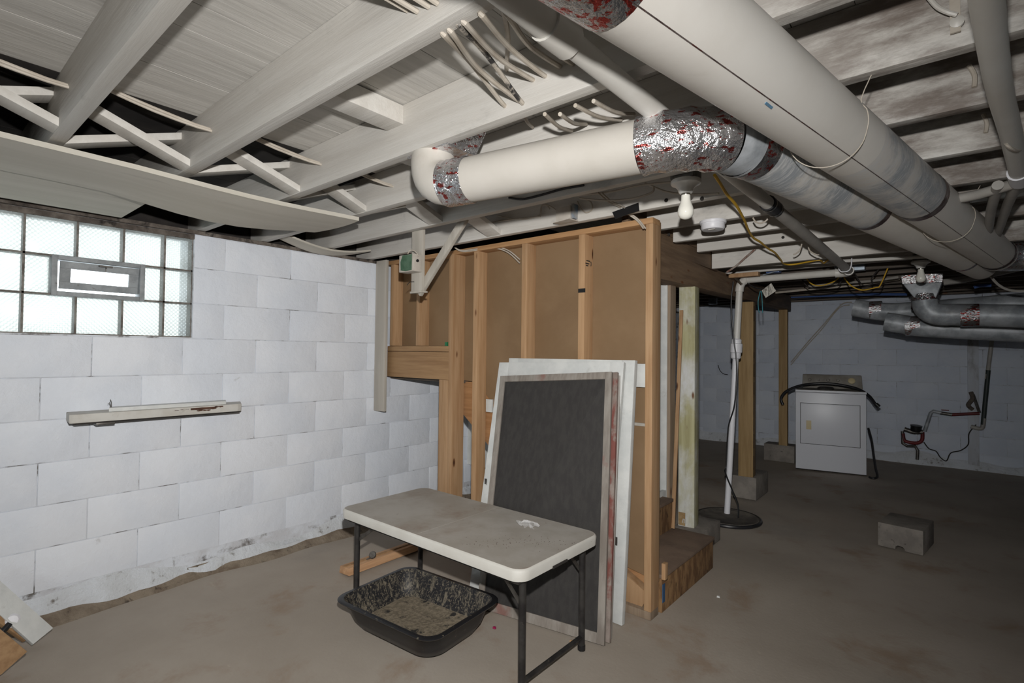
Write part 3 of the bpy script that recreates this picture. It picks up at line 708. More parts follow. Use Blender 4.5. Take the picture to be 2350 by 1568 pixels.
cb = [PE+Vector((-.035,-.04,-.01)), PE+Vector((-.05,-.05,-.2)), PE+Vector((-.03,-.05,-.45)), PE+Vector((-.005,-.05,-.7)), PE+Vector((-.02,-.05,-1.0)), PE+Vector((-.075,-.03,-1.2)), PE+Vector((-.09,-.03,-1.5)), (1.915,4.385,.35), (1.97,4.38,.22), (2.02,4.36,.12), (2.03,4.34,.018)]
tag(obj('pump_cord', MB().tube(spline(cb, 6), .006, 8), m_black), 'thin black pump cord hanging down the white sump pipe', 'cord')
b = MB(); b.tube(spline([PE+Vector((.07,-.03,-.03)), PE+Vector((.13,-.05,-.07)), PE+Vector((.24,-.05,-.1)), PE+Vector((.33,-.06,-.09))], 6), .005, 8)
tag(obj('tag_cord', b, m_black), 'black cord running from the pipe elbow to the paper tag', 'cord')
tg = PY(4.36, 1752, 668); b = MB(); c1_, c2_, c3_, c4_ = PY(4.36, 1748, 667), PY(4.36, 1757, 684), PY(4.36, 1781, 668), PY(4.36, 1770, 650)
b.add([c1_, c2_, c3_, c4_]+[q+Vector((0,.002,0)) for q in (c1_, c2_, c3_, c4_)], [(0,1,2,3),(7,6,5,4),(0,4,5,1),(1,5,6,2),(2,6,7,3),(3,7,4,0)])
tag(obj('paper_tag', b, m_paper, smooth=False), 'small printed white tag hanging from a black cord under the pipe', 'tag')
b = MB(); q0 = PY(4.36, 1742, 676)
for k in (0, 1):
    b.tube(spline([PY(4.36, 1745+3*k, 668), PY(4.36, 1740+k*9, 690), PY(4.36, 1741+k*9, 712), PY(4.36, 1744+k*6, 718)], 5), .003, 6)
tag(obj('twisted_wire', b, m_teal), 'loop of thin teal wire hanging beside the paper tag', 'wire')

# white pipe and clips at the right edge of the ceiling
cz = 1.90
cp = thing('supply_pipe', 'curved white painted pipe hanging at the right edge of the ceiling', 'pipe', PZ(cz, 2300, 250))
q = [PZ(cz, 2258, -60), PZ(cz, 2268, 30), PZ(cz, 2280, 120), PZ(cz, 2296, 215), PZ(cz, 2318, 300), PZ(cz, 2338, 400)]
obj('pipe', MB().tube(spline(q, 6), [.0235]*31, 18), m_pvc, cp)
b = MB(); b.tube([PZ(cz, 2336, 395), PZ(cz, 2341, 415)], .028, 18); obj('coupling', b, m_plast, cp)
e = PZ(cz, 2339, 418); obj('pipe', MB().tube([e, e+Vector((-.10,.10,.0)), e+Vector((-.18,.13,.0))], .018, 14), m_pvcg, cp)
f1 = PZ(cz, 2290, 425); obj('pipe', MB().tube([f1, PZ(cz-.01, 2275, 480), PZ(cz-.02, 2268, 530)], .0165, 14), m_pvcg, cp)
obj('pipe', MB().tube([PZ(cz, 2335, 420), PZ(cz, 2312, 470), PZ(cz, 2288, 540)], .0165, 14), m_pvcg, cp)
b = MB(); b.tube(spline([PZ(cz+.05, 2312, 315), PZ(cz-.02, 2308, 330), PZ(cz-.03, 2330, 345), PZ(cz, 2348, 343)], 5), .004, 6); obj('wire_tie', b, m_cable, cp)
def peg(label, a, b_, r, m=m_cable):
    return tag(obj('clip', MB().tube(spline([a]+[a.lerp(b_, .5)+Vector((.006,0,0))]+[b_], 4), r, 8), m), label, 'clip', 'painted clips hanging under the right-hand joists')
hk = thing('pipe_clip', 'white painted strap and knob nailed to a joist at the top right', 'clip', PY(1.48, 2195, 60))
obj('strap', MB().bar(PY(1.48, 2190, -30), PY(1.48, 2193, 75), .018, .006, (0,1,0)), m_cable, hk)
obj('knob', MB().lathe([(.006, 0), (.013, .004), (.013, .012), (.005, .016)], PY(1.487, 2196, 55), (0,-1,0), 14), m_pvc, hk)
obj('cord', MB().tube(spline([PY(1.46, 2130, -8), PY(1.46, 2150, 15), PY(1.46, 2172, 27), PY(1.465, 2196, 34)], 5), .005, 8), m_pvc, hk)
peg('short pale strip hanging from a right-hand joist, upper one', PY(1.86, 2224, 150), PY(1.86, 2236, 200), .006)
peg('short pale strip hanging from a right-hand joist, lower one', PY(2.27, 2256, 262), PY(2.27, 2262, 305), .006)

# ================================================================== LAMPS, DETECTOR, BOXES, CABLES
def lamp(label, x, y, zt, s=1.0):
    t = thing('lamp_holder', label, 'light', (x, y, zt), 'bare bulbs in porcelain holders under the joists')
    b = MB(); b.box(x-.045, x+.045, y-.045, y+.045, zt-.002, zt+.05); obj('ceiling_box', b, m_steel, t, bev=.006)
    b = MB(); b.lathe([(.056*s, 0), (.057*s, -.008), (.054*s, -.014), (.040*s, -.020), (.030*s, -.032), (.026*s, -.046), (.021*s, -.050)], (x, y, zt), n=28); obj('porcelain_base', b, m_porc, t)
    b = MB(); b.lathe([(.016*s, -.048), (.017*s, -.058), (.018*s, -.075), (.023*s, -.092), (.0285*s, -.108), (.030*s, -.120), (.0275*s, -.133), (.020*s, -.143), (.010*s, -.148), (.002, -.1492)], (x, y, zt), n=24); obj('bulb', b, m_bulb, t)
    b = MB(); b.lathe([(.0165*s, -.049), (.0172*s, -.052), (.0172*s, -.056), (.0165*s, -.058)], (x, y, zt), n=20); obj('screw_shell', b, m_chrome, t)
q = PZ(1.968, 1574, 415); lamp('white bulb in a porcelain holder above the partition corner', q.x, q.y, 1.968)
q = PZ(1.975, 2113, 600); lamp('small white bulb in a porcelain holder in front of the far foil boot', q.x, q.y, 1.975)
q = PZ(1.978, 1636, 508); sd_ = thing('smoke_detector', 'round white smoke detector under the joist near the bulb', 'smoke detector', (q.x, q.y, 1.978))
b = MB(); b.lathe([(.064, 0), (.065, -.008), (.062, -.014), (.057, -.014)], (q.x, q.y, 1.978), n=32); obj('mounting_plate', b, m_plast, sd_)
b = MB(); b.lathe([(.057, -.014), (.057, -.036), (.052, -.044), (.03, -.046), (.002, -.046)], (q.x, q.y, 1.978), n=32); obj('cover', b, m_plast, sd_)
b = MB(); b.box(q.x-.012, q.x+.02, q.y-.03, q.y-.012, 1.978-.048, 1.978-.0455); obj('test_button', b, m_pvc, sd_)
yc = [(1640,402),(1652,420),(1668,446),(1690,472),(1708,505),(1716,525),(1728,545),(1745,556),(1762,570),(1778,580),(1790,594),(1800,606),(1822,607),(1850,602),(1880,597),(1890,604),(1900,597)]
tag(obj('yellow_cable', MB().tube(spline([PZ(1.94-.012*min(1, i/5), *p) for i, p in enumerate(yc)], 4), .0058, 8), m_yellow), 'yellow electrical cable snaking below the far joists', 'cable')

def cable(label, pts, r=.005, m=m_cable, n=6, group=None, cat='cable', name='cable'):
    return tag(obj(name, MB().tube(spline(pts, n), r, 7), m), label, cat, group)
G = 'white cables crossing between the joists'
# cables through the joists beside the bridging
for k, (x, z) in enumerate(((1.322, 2.090), (1.336, 2.080))):
    pts = [(x, -.3, z)]
    for y0, y1 in ((-.02, .328), (.37, .716), (.758, 1.132), (1.174, 1.494), (1.536, 1.868)):
        pts += [(x, y0, z+.018), (x-.004*k, (y0+y1)/2, z-.002-.004*k), (x, y1, z-.016)]
    cable('painted cable strung through the joists beside the bridging, %s of two' % ('upper', 'lower')[k], pts, .0048, n=3, group='cables strung through the joists')
# bundle between the second and fourth joists
bnd = [((1025,87),(1085,150),(1157,242)), ((1040,80),(1100,160),(1192,232)), ((1059,64),(1120,130),(1198,236)), ((1073,60),(1140,130),(1222,183)),
       ((1112,42),(1170,110),(1250,174)), ((1155,20),(1166,90),(1163,160)), ((1168,38),(1215,105),(1284,152)), ((1185,30),(1240,95),(1314,146))]
nm = ['leftmost', 'second', 'third, smudged black', 'fourth', 'fifth', 'sixth, hanging straight down', 'seventh', 'rightmost']
for k, (p0, p1, p2) in enumerate(bnd):
    a = PY(.762, *p0); c = PY(1.128, *p2); 
    a.z = min(a.z, 2.12); mid = PY(.94, *p1)
    m = m_cable if k != 2 else mk('smudged_cable', srgb(176,168,156), srgb(50,48,48), 14, rough=.6, lo=.45, hi=.55)
    cable('white cable in the bundle left of the drain pipe, %s' % nm[k], [PY(.759, p0[0]-13, p0[1]-17), a, mid, c, c+Vector((.01,.03,0))], .0065 if k != 5 else .006, m, group=G)
for k, (p0, p1) in enumerate((((1195,245),(1222,292)), ((1250,262),(1312,300)), ((1285,262),(1345,285)), ((1320,242),(1425,275)), ((1362,232),(1455,262)))):
    a = PY(1.18, *p0); c = PY(1.47, *p1)
    cable('white cable in the short bundle above the branch duct, %s' % ('leftmost', 'second', 'middle', 'fourth', 'rightmost')[k], [a, a.lerp(c, .5)+Vector((0,0,-.012)), c], .006, group='cables above the branch duct')
# cables and boxes along the joist above the partition
yj = 2.265
def yl(ps, y=yj): return [PY(y, *p) for p in ps]
G2 = 'loose cables above the partition'
cable('thin white cable running low along the joist above the partition', yl([(1075,522),(1110,515),(1150,507),(1190,502),(1240,497)]), .004, group=G2)
cable('white cable sagging to the steel box above the partition', yl([(1140,494),(1175,502),(1215,502),(1240,492),(1243,475),(1252,470),(1262,480)]), .0035, group=G2)
cable('white cable looped left of the steel box above the partition', yl([(1240,497),(1241,478),(1248,470),(1264,474),(1280,485)]), .0035, group=G2)
cable('white cable loop right of the steel box above the partition', yl([(1325,462),(1333,478),(1342,487),(1352,486),(1360,478),(1356,464),(1345,458)]), .0035, group=G2)
for k in range(2):
    cable('pale cable running down over the plate to the end stud, %s of two' % ('left', 'right')[k], [PY(2.15, 1372+k*8, 442), PY(2.20, 1395+k*8, 462), PY(2.25, 1418+k*10, 473), PY(2.36, 1440+k*7, 490), PY(2.40, 1462+k*5, 506), PY(2.41, 1477+k*5, 525)], .0042, group=G2)
    cable('pale cable drooping across the stud bay to the next stud, %s of two' % ('upper', 'lower')[k], [PY(2.36, 1043, 568), PY(2.40, 1060, 575+2*k), PY(2.42, 1090, 572+3*k), PY(2.44, 1130, 566+3*k), PY(2.45, 1165, 574+5*k), PY(2.46, 1193, 596+8*k)], .0042, group=G2)
cable('dark cable lying on top of the branch duct joist', yl([(1168,454),(1200,457),(1240,448),(1290,434),(1340,425)], 1.862), .005, m_cableb)
for k, ps in enumerate((((1330,455),(1390,460),(1450,456),(1495,442),(1500,430)), ((1310,450),(1400,440),(1470,425),(1540,418)), ((1480,420),(1530,440),(1590,446),(1650,444)))):
    cable('dusty cable in the joist bay behind the branch duct, %s' % ('lowest', 'middle', 'beside the bulb')[k], [PY(2.12+.05*k, *p) for p in ps], .0045, m_cable, group=G2)
bx_ = thing('junction_box', 'steel junction box fixed to the joist above the partition', 'junction box', PY(2.27, 1295, 500))
a, c = PY(2.24, 1279, 520), PY(2.24, 1312, 487)
b = MB(); b.box(a.x, c.x, 2.226, 2.276, 1.985, 2.055); obj('box_body', b, m_boxw, bx_, bev=.002)
b = MB(); b.box(c.x+.001, c.x+.014, 2.235, 2.276, 1.99, 2.065); obj('side_plate', b, mk('blue_grey_plate', srgb(120,146,172), srgb(170,170,168), 20, rough=.5, metal=.4), bx_, bev=.001)
b = MB(); b.hexa([(a.x, 2.20, 1.972), (c.x+.01, 2.20, 1.978), (c.x+.02, 2.27, 1.978), (a.x, 2.27, 1.976)], [(a.x, 2.20, 1.976), (c.x+.01, 2.20, 1.982), (c.x+.02, 2.27, 1.983), (a.x, 2.27, 1.980)]); obj('bottom_flap', b, m_boxw, bx_)
a, c_ = PY(2.274, 1406, 488), PY(2.274, 1466, 465); b = MB(); b.prism([PY(2.275, 1405,487), PY(2.275, 1412,503), PY(2.275, 1430,496), PY(2.275, 1467,484), PY(2.275, 1465,465), PY(2.275, 1424,480)], lambda q: q, lambda q: q+Vector((0,.0025,0)))
tag(obj('tar_patch', b, m_black, smooth=False), 'black paper patch on the joist above the end of the partition', 'patch')
# knot holes drilled through joists
hb = thing('hanging_bracket', 'cream painted board and diagonal brace hanging from a joist by the partition', 'bracket', (1.0, 1.92, 1.64))
b = MB(); b.box(.965, 1.055, 1.912, 1.934, 1.64, 2.06); obj('upright_board', b, m_hang, hb, bev=.002)
b = MB(); b.bar(PY(1.946, 1068, 500), PY(1.946, 962, 674), .022, .045, (0,0,1)); obj('brace', b, m_hang, hb, bev=.002)
b = MB(); b.hexa([(.962,1.905,1.628),(1.055,1.905,1.628),(1.055,1.958,1.632),(.962,1.958,1.632)], [(.962,1.905,1.640),(1.055,1.905,1.640),(1.055,1.958,1.641),(.962,1.958,1.641)]); obj('foot', b, m_hang, hb, bev=.002)
jb = thing('switch_box', 'small cream electrical box smeared with green paint on the hanging board', 'junction box', (1.0, 1.88, 1.75))
b = MB(); b.box(.938, 1.062, 1.845, 1.910, 1.742, 1.838); obj('box_body', b, m_boxw, jb, bev=.004)
b = MB(); b.prism([(.958,1.752),(.955,1.80),(.972,1.835),(1.052,1.835),(1.050,1.747),(1.0,1.745)], lambda q: (q[0], 1.8445, q[1]), lambda q: (q[0], 1.8415, q[1])); obj('cover_plate', b, m_green, jb)
b = MB(); b.tube([(1.066, 1.87, 1.80), (1.072, 1.868, 1.80)], .008, 10); obj('knockout', b, m_black, jb)
b = MB(); b.tube(spline([(1.02,1.84,1.838),(1.03,1.85,1.86),(1.06,1.86,1.85),(1.075,1.87,1.825)], 4), .003, 6); obj('bare_wire', b, m_cable, jb)
b = MB(); b.tube(spline([PY(1.91, 934, 655), PY(1.91, 940, 648), PY(1.91, 950, 647)], 4), .002, 6)
tag(obj('stray_wire', b, m_cableb), 'short stray dark wire at the side of the hanging bracket', 'wire')
a = PY(2.418, 1327, 663); c_ = PY(2.418, 1343, 671); b = MB(); b.box(a.x, c_.x, 2.417, 2.4195, c_.z, a.z); obj('black_tape', b, m_black, part)
# far clutter under the ceiling
b = PY(6.8, 1634, 690); m_ = MB(); m_.box(b.x-.04, b.x+.06, 6.78, 6.83, b.z-.05, b.z+.05); tag(obj('outlet_box', m_, m_boxm, bev=.004), 'small blue-grey steel box hanging past the beam by the white pipe', 'junction box')
jx = thing('fixture_box', 'open blue and steel electrical box above the white crosswise pipe', 'junction box', PY(4.9, 1775, 625))
a = PY(4.75, 1760, 628); c_ = PY(4.75, 1790, 620); m_ = MB(); m_.box(a.x, c_.x, 4.72, 4.80, a.z, c_.z+.035); obj('box_body', m_, m_blue, jx, bev=.003)
m_ = MB(); m_.hexa([a+Vector((-.02,-.05,-.02)), c_+Vector((.03,-.05,-.006)), c_+Vector((.02,.04,0)), a+Vector((-.01,.04,-.006))], [a+Vector((-.02,-.05,-.014)), c_+Vector((.03,-.05,0)), c_+Vector((.02,.04,.006)), a+Vector((-.01,.04,0))]); obj('cover_plate', m_, m_boxm, jx)
a = PY(5.0, 1915, 622); c_ = PY(5.0, 1985, 607); m_ = MB(); m_.box(a.x, c_.x, 4.98, 5.06, a.z-.01, c_.z+.005); tag(obj('steel_box', m_, m_boxm, bev=.003), 'long grey steel box behind the end of the drain pipe', 'junction box')
for k, (lab, ps, y, r, m) in enumerate((
    ('long thin white pipe crossing under the far joists', ((1640,613),(1800,606),(2000,596),(2200,585)), 4.15, .011, m_pvc),
    ('blue plastic water pipe running along the far ceiling', ((1812,682),(1900,679),(2000,676),(2082,676)), 7.2, .014, m_blue),
    ('grey conduit along the far ceiling behind the drain pipe', ((1855,658),(1930,650),(2000,645),(2062,636)), 5.6, .012, m_pvcg),
    ('pale pipe along the far ceiling below the conduit', ((1780,672),(1860,664),(1960,655),(2065,640)), 6.0, .012, m_cable))):
    cable(lab, yl(ps, y), r, m, cat='pipe', name='ceiling_pipe')
yj5 = 5.09
for k, (ps, m) in enumerate(((((1860,650),(1880,656),(1905,650),(1920,642)), m_yellow), (((1945,648),(1960,660),(1980,666),(2010,660),(2020,655)), m_yellow), (((1975,650),(1990,657),(2003,650),(2000,640)), m_cableb), (((1850,655),(1870,662),(1900,660),(1925,652)), m_cableb))):
    cable(('yellow wire loop near the grey conduit, left one', 'yellow wire loop near the grey conduit, right one', 'black wire loop hanging near the foil boot', 'dark wire drooping below the drain pipe end')[k], [Vector((PY(yj5, *ps[0]).x-.05, yj5, 2.004))]+yl(ps, yj5)+[Vector((PY(yj5, *ps[-1]).x+.05, yj5, 2.004))], .005, m, group='wire loops under the far ceiling')
cable('reddish brown cable slanting down from a joist to the beam', [PY(3.78, 1733, 572), PY(3.80, 1710, 592), PY(3.82, 1690, 610), PY(3.84, 1668, 625)], .007, mk('rust_cable', srgb(120,86,74), srgb(160,150,140), 12, rough=.7))
a = PY(4.2, 1670, 622); m_ = MB(); q1 = PY(4.30, 1672, 638); q2 = PY(4.30, 1740, 623); m_.box(q1.x, q2.x, 4.30, 4.36, q1.z, q2.z); tag(obj('wood_block', m_, m_stud, bev=.003), 'pale wood block above the white crosswise pipe by the beam', 'wood block')
# ================================================================== LEFT WALL SHELF
sh = thing('wall_shelf', 'peeling white painted wooden shelf fixed to the block wall', 'shelf', (.0, .97, .95))
b = MB(); b.prism([(.002, .575), (.150, .560), (.158, .575), (.158, 1.315), (.148, 1.34), (.002, 1.395)], lambda q: (q[0], q[1], .943), lambda q: (q[0], q[1], .985))
obj('board', b, mk('peeling_paint', srgb(200,198,192), srgb(188,184,176), 8, rough=.6, bump=.2, dirt=((srgb(120,112,102), 6, .60, .75, (1,1,1), .7),)), sh, bev=.004)
m_peel = mk('bare_wood', srgb(104,70,52), srgb(70,46,34), 30, (1,.2,1), rough=.8)
for (y0, y1, z0, z1) in ((1.02,1.06,.972,.976),(1.07,1.20,.964,.980),(1.10,1.17,.957,.966),(1.19,1.235,.972,.981),(.99,1.015,.970,.973)):
    b = MB(); n_ = 7; T = [(y0+(y1-y0)*k/n_, z1-random.uniform(0,.003)) for k in range(n_+1)]+[(y1-(y1-y0)*k/n_, z0+random.uniform(0,.004)) for k in range(n_+1)]
    b.prism(T, lambda q: (.1578, q[0], q[1]), lambda q: (.1586, q[0], q[1])); obj('peeled_patch', b, m_peel, sh, smooth=False)
b = MB(); b.box(.004, .150, .58, 1.33, .936, .943); obj('dark_underside', b, m_dark, sh)
b = MB(); b.box(.03, .14, .665, .74, .924, .937); obj('bracket', b, m_steel, sh, bev=.002)
lb = thing('loose_board', 'narrow white board with bent nails lying on the wall shelf', 'board', (.08, 1.0, .985))
b = MB(); b.hexa([(.062,.735,.985),(.130,.715,.985),(.130,1.262,.985),(.062,1.285,.985)], [(.062,.735,1.004),(.130,.715,1.004),(.130,1.262,1.004),(.062,1.285,1.004)]); obj('strip', b, m_white, lb, bev=.002)
for k in range(2):
    b = MB(); b.tube([(.085+.02*k, .737-.006*k, 1.0), (.085+.02*k, .735-.012*k, 1.03), (.088+.02*k, .73-.014*k, 1.042-.02*k)], .0016, 6); obj('nail', b, m_steel, lb)
# ================================================================== LUMBER AT THE LOWER LEFT
def leaning(name, label, a, b_, w, h, mat, up):
    m_ = MB().bar(a, b_, w, h, up); return tag(obj(name, m_, mat, bev=.003), label, 'board')
A0 = PZ(.035, 98, 1462); A1 = PX(.10, -60, 1322)
wp = leaning('white_board', 'white painted board propped in the lower left corner against the wall', A0, A1, .085, .020, m_white, (.75,.15,.6))
d_ = (A1-A0).normalized()
B0 = PZ(.03, 60, 1468); B1 = PX(.20, -60, 1385)
leaning('wood_strip', 'short raw pine strip beside the white propped board', B0, B1, .022, .022, m_landing, (.7,.2,.6))
C0 = PZ(.05, 30, 1522); C1 = PX(.42, -70, 1440)
leaning('wood_plank', 'orange brown wood plank poking in at the bottom left corner', C0, C1, .095, .045, m_landing, (.6,-.3,.7))
kb = thing('clamp_knob', 'white round knob with a black handle on the propped boards', 'clamp', PX(.22, 28, 1425))
kc = PX(.22, 28, 1425); kd = (CAM-kc).normalized()
obj('knob', MB().lathe([(.012, -.01), (.026, -.006), (.028, .004), (.02, .012), (.004, .014)], kc, kd, 18), m_plast, kb)
obj('handle', MB().tube(spline([PX(.24, 22, 1432), PX(.25, 10, 1445), PX(.26, -8, 1460), PX(.27, -30, 1465)], 5), .012, 10), m_rubber, kb)

# ================================================================== TABLE
tb = thing('folding_table', 'low folding table with dusty white plastic top and dark metal legs', 'table', (1.52, 1.785, 0))
def rrect(x0, x1, y0, y1, r, n=7):
    P = []
    for cx, cy, a0 in ((x1-r, y1-r, 0), (x0+r, y1-r, 90), (x0+r, y0+r, 180), (x1-r, y0+r, 270)):
        for k in range(n+1):
            t = math.radians(a0+90*k/n); P.append((cx+r*math.cos(t), cy+r*math.sin(t)))
    return P
TX0, TX1, TY0, TY1, TZ = .925, 2.115, 1.503, 2.066, .500
def loft(rings):
    b = MB(); n = len(rings[0][0])
    for ps, z in rings: b.v += [(p[0], p[1], z) for p in ps]
    for i in range(len(rings)-1):
        for k in range(n): b.f.append((i*n+k, i*n+(k+1) % n, (i+1)*n+(k+1) % n, (i+1)*n+k))
    return b, n
def half(x0, x1, name):
    pass
rings = [(rrect(TX0, TX1, TY0, TY1, .055), TZ-.045), (rrect(TX0-.003, TX1+.003, TY0-.003, TY1+.003, .058), TZ-.010), (rrect(TX0+.001, TX1-.001, TY0+.001, TY1-.001, .055), TZ-.003), (rrect(TX0+.006, TX1-.006, TY0+.006, TY1-.006, .05), TZ-.0005)]
b, n = loft(rings); b.f.append(tuple(reversed(range(n)))); obj('table_rim', b, m_tedge, tb)
mid = (TX0+TX1)/2
def halftop(x0, x1):
    P = rrect(TX0+.006, TX1-.006, TY0+.006, TY1-.006, .05)
    Q = []
    for p in P: 
        xx = min(max(p[0], x0), x1); Q.append((xx, p[1]))
    R_ = []
    for p in Q:
        if not R_ or (abs(p[0]-R_[-1][0])+abs(p[1]-R_[-1][1])) > 1e-6: R_.append(p)
    b = MB(); b.prism(R_, lambda q: (q[0], q[1], TZ-.003), lambda q: (q[0], q[1], TZ)); return b
obj('table_top', halftop(TX0, mid-.0012), m_table, tb, smooth=False); obj('table_top', halftop(mid+.0012, TX1), m_table, tb, smooth=False)
b = MB(); b.box(TX1-.004, TX1+.0042, 1.70, 1.80, TZ-.047, TZ-.037); 
obj('handle_notch', b, m_dark, tb)
LX0, LX1, LY0, LY1 = .985, 2.068, 1.572, 1.992
for lx in (LX0, LX1):
    for ly in (LY0, LY1):
        lg = obj('leg', MB().tube([(lx, ly, .0), (lx, ly, .05), (lx, ly, TZ-.03)], [.0160, .0145, .0145], 14), m_leg, tb)
        obj('foot_cap', MB().tube([(lx, ly, .0), (lx, ly, .02)], .0172, 14), m_black, lg)
    obj('crossbar', MB().tube([(lx, LY0, .055), (lx, LY1, .055)], .0105, 12), m_leg, tb)
    obj('leg_rail', MB().tube([(lx, LY0, TZ-.055), (lx, LY1, TZ-.055)], .011, 12), m_leg, tb)
    sgn = 1 if lx < 1.5 else -1
    for ly in (LY0, LY1):
        obj('brace', MB().bar((lx, ly+.004, .33), (lx+sgn*.16, ly+.03, TZ-.05), .006, .016, (0,0,1)), m_steel, tb)
b = MB(); b.box(.96, 2.08, 1.53, 1.545, TZ-.065, TZ-.044); obj('side_rail', b, m_dark, tb); b = MB(); b.box(.96, 2.08, 2.025, 2.04, TZ-.065, TZ-.044); obj('side_rail', b, m_dark, tb)
# crumpled film on the table
fc = PZ(TZ, 1212, 1208); b = MB(); nn = 9
for j in range(nn):
    for i in range(nn):
        u, v = i/(nn-1)-.5, j/(nn-1)-.5
        b.v.append((fc.x+.09*u+.02*math.sin(9*v)+random.uniform(-.005,.005), fc.y+.06*v+.012*math.sin(8*u)+random.uniform(-.005,.005), TZ+.002+max(0, .022*(1-abs(2*u))*(1-abs(2*v)))+random.uniform(0,.012)))
for j in range(nn-1):
    for i in range(nn-1): b.f.append((j*nn+i, j*nn+i+1, (j+1)*nn+i+1, (j+1)*nn+i))
tag(obj('plastic_film', b, m_clear, smooth=False), 'crumpled scrap of clear plastic film on the table top', 'plastic')
b = MB()
for k in range(110):
    q = PZ(TZ, random.gauss(random.choice((1120, 1250)), 40), random.gauss(1245, 7)); r = random.uniform(.0006, .0018)
    b.lathe([(r, 0), (r*.7, r*.9)], (q.x, q.y, TZ), n=5)
cr = obj('crumbs', b, mk('crumbs', srgb(96,74,58), srgb(60,46,36), 60, rough=1), tb); cr['kind'] = 'stuff'
# ================================================================== TUB
tu = thing('mixing_tub', 'black plastic mixing tub with dried sand under the table', 'tub', (1.39, 1.635, 0))
def tr_rect(w, d, r, dz=0):
    a = .075; c, s = math.cos(a), math.sin(a)
    return [(1.392+p[0]*c-p[1]*s, 1.634+p[0]*s+p[1]*c) for p in rrect(-w/2, w/2, -d/2, d/2, r, 8)]
HT = .142
rings = [(tr_rect(.43,.27,.06), .004), (tr_rect(.46,.30,.075), 0.0), (tr_rect(.50,.345,.09), .012), (tr_rect(.545,.395,.09), .05), (tr_rect(.575,.43,.085), .108), (tr_rect(.59,.445,.08), .112), (tr_rect(.596,.45,.08), .128), (tr_rect(.635,.485,.075), .131), (tr_rect(.645,.495,.075), .138), (tr_rect(.635,.485,.07), HT), (tr_rect(.60,.452,.07), HT), (tr_rect(.578,.43,.075), .128), (tr_rect(.54,.39,.085), .06), (tr_rect(.49,.34,.08), .022), (tr_rect(.45,.30,.06), .012)]
b, n = loft(rings[:11]); b.f.append(tuple(reversed(range(n)))); obj('tub_shell', b, m_blackd, tu, ang=60)
b, n = loft(rings[10:]); b.f.append(tuple((len(rings[10:])-1)*n+k for k in range(n))); obj('inner_wall', b, m_inner, tu, ang=60)
b = MB(); RR = []
for s_ in (1.0, .8, .55, .3): RR.append([(1.392+(p[0]-1.392)*s_, 1.634+(p[1]-1.634)*s_) for p in tr_rect(.50, .35, .08)])
n = len(RR[0])
for i, ps in enumerate(RR):
    for p in ps: b.v.append((p[0], p[1], (.023, .020, .017, .0165)[i]+random.uniform(0,.005)+.010*max(0, (p[1]-1.63)*3)))
for i in range(3):
    for k in range(n): b.f.append((i*n+k, i*n+(k+1) % n, (i+1)*n+(k+1) % n, (i+1)*n+k))
b.f.append(tuple(3*n+k for k in range(n)))
so_ = obj('dried_sand', b, m_sand, tu); so_['kind'] = 'stuff'
# ================================================================== SCREENS AND STORM WINDOWS
def frame(name, label, cat, bl, br_, tr__, tl_, th, ws, wt, wb_, mf, mi, iname, group, inset=.5, extra=None):
    bl, br_, tr__, tl_ = map(Vector, (bl, br_, tr__, tl_))
    nrm = (br_-bl).cross(tl_-bl).normalized()
    if nrm.y > 0: nrm = -nrm
    W_ = ((br_-bl).length+(tr__-tl_).length)/2; H_ = ((tl_-bl).length+(tr__-br_).length)/2
    P = lambda u, v, d=0: (bl*(1-u)+br_*u)*(1-v)+(tl_*(1-u)+tr__*u)*v-nrm*d
    us, vt, vb = ws/W_, wt/H_, wb_/H_
    t = thing(name, label, cat, bl.lerp(br_, .5), group)
    def piece(nm_, u0, u1, v0, v1, m, d0=0, d1_=None, bev=.002):
        d1_ = th if d1_ is None else d1_
        b = MB(); b.hexa([P(u0,v0,d0), P(u1,v0,d0), P(u1,v0,d1_), P(u0,v0,d1_)], [P(u0,v1,d0), P(u1,v1,d0), P(u1,v1,d1_), P(u0,v1,d1_)])
        return obj(nm_, b, m, t, bev=bev)
    piece('stile', 0, us, 0, 1, mf); piece('stile', 1-us, 1, 0, 1, mf)
    piece('rail', us, 1-us, 1-vt, 1, mf); piece('rail', us, 1-us, 0, vb, mf)
    piece(iname, us*.9, 1-us*.9, vb*.9, 1-vt*.9, mi, th*inset, th*inset+.003, 0)
    return t, P, piece
def hinge(t, P, u, v, d=-.002):
    b = MB(); c = Vector(P(u, v, d)); 
    b.bar(c+Vector((0,0,-.02)), c+Vector((0,0,.02)), .012, .003, (0,1,0)); b.tube([c+Vector((.008,0,-.02)), c+Vector((.008,0,.02))], .003, 6)
    obj('hinge', b, m_steel, t)
SG = 'window panels leaning on the partition'
t5, P5, pc5 = frame('storm_window', 'white framed storm window at the back of the leaning stack, its right stile showing', 'window panel', (1.315, 2.30, 0), PZ(0, 1427, 1437), PY(2.402, 1457, 827), PY(2.402, 1168, 822), .030, .07, .07, .09, m_white, m_glasspane, 'glass_pane', SG)
hinge(t5, P5, .93, .30); 
t4, P4_, pc4 = frame('storm_window', 'white framed storm window just behind the screens, its left stile showing', 'window panel', PZ(0, 1077, 1350), (2.055, 2.205, 0), PY(2.365, 1432, 831), PY(2.365, 1146, 832), .030, .075, .085, .10, m_white, m_glasspane, 'glass_pane', SG)
hinge(t4, P4_, .985, .82); hinge(t4, P4_, .02, .45)
t3, P3_, _ = frame('window_screen', 'third window screen in the leaning stack with a bright metal edge', 'window screen', (1.385, 2.112, 0), (2.125, 2.150, 0), PY(2.355, 1424, 862), PY(2.355, 1172, 858), .012, .035, .04, .05, m_pvcg, m_screen, 'mesh', SG)
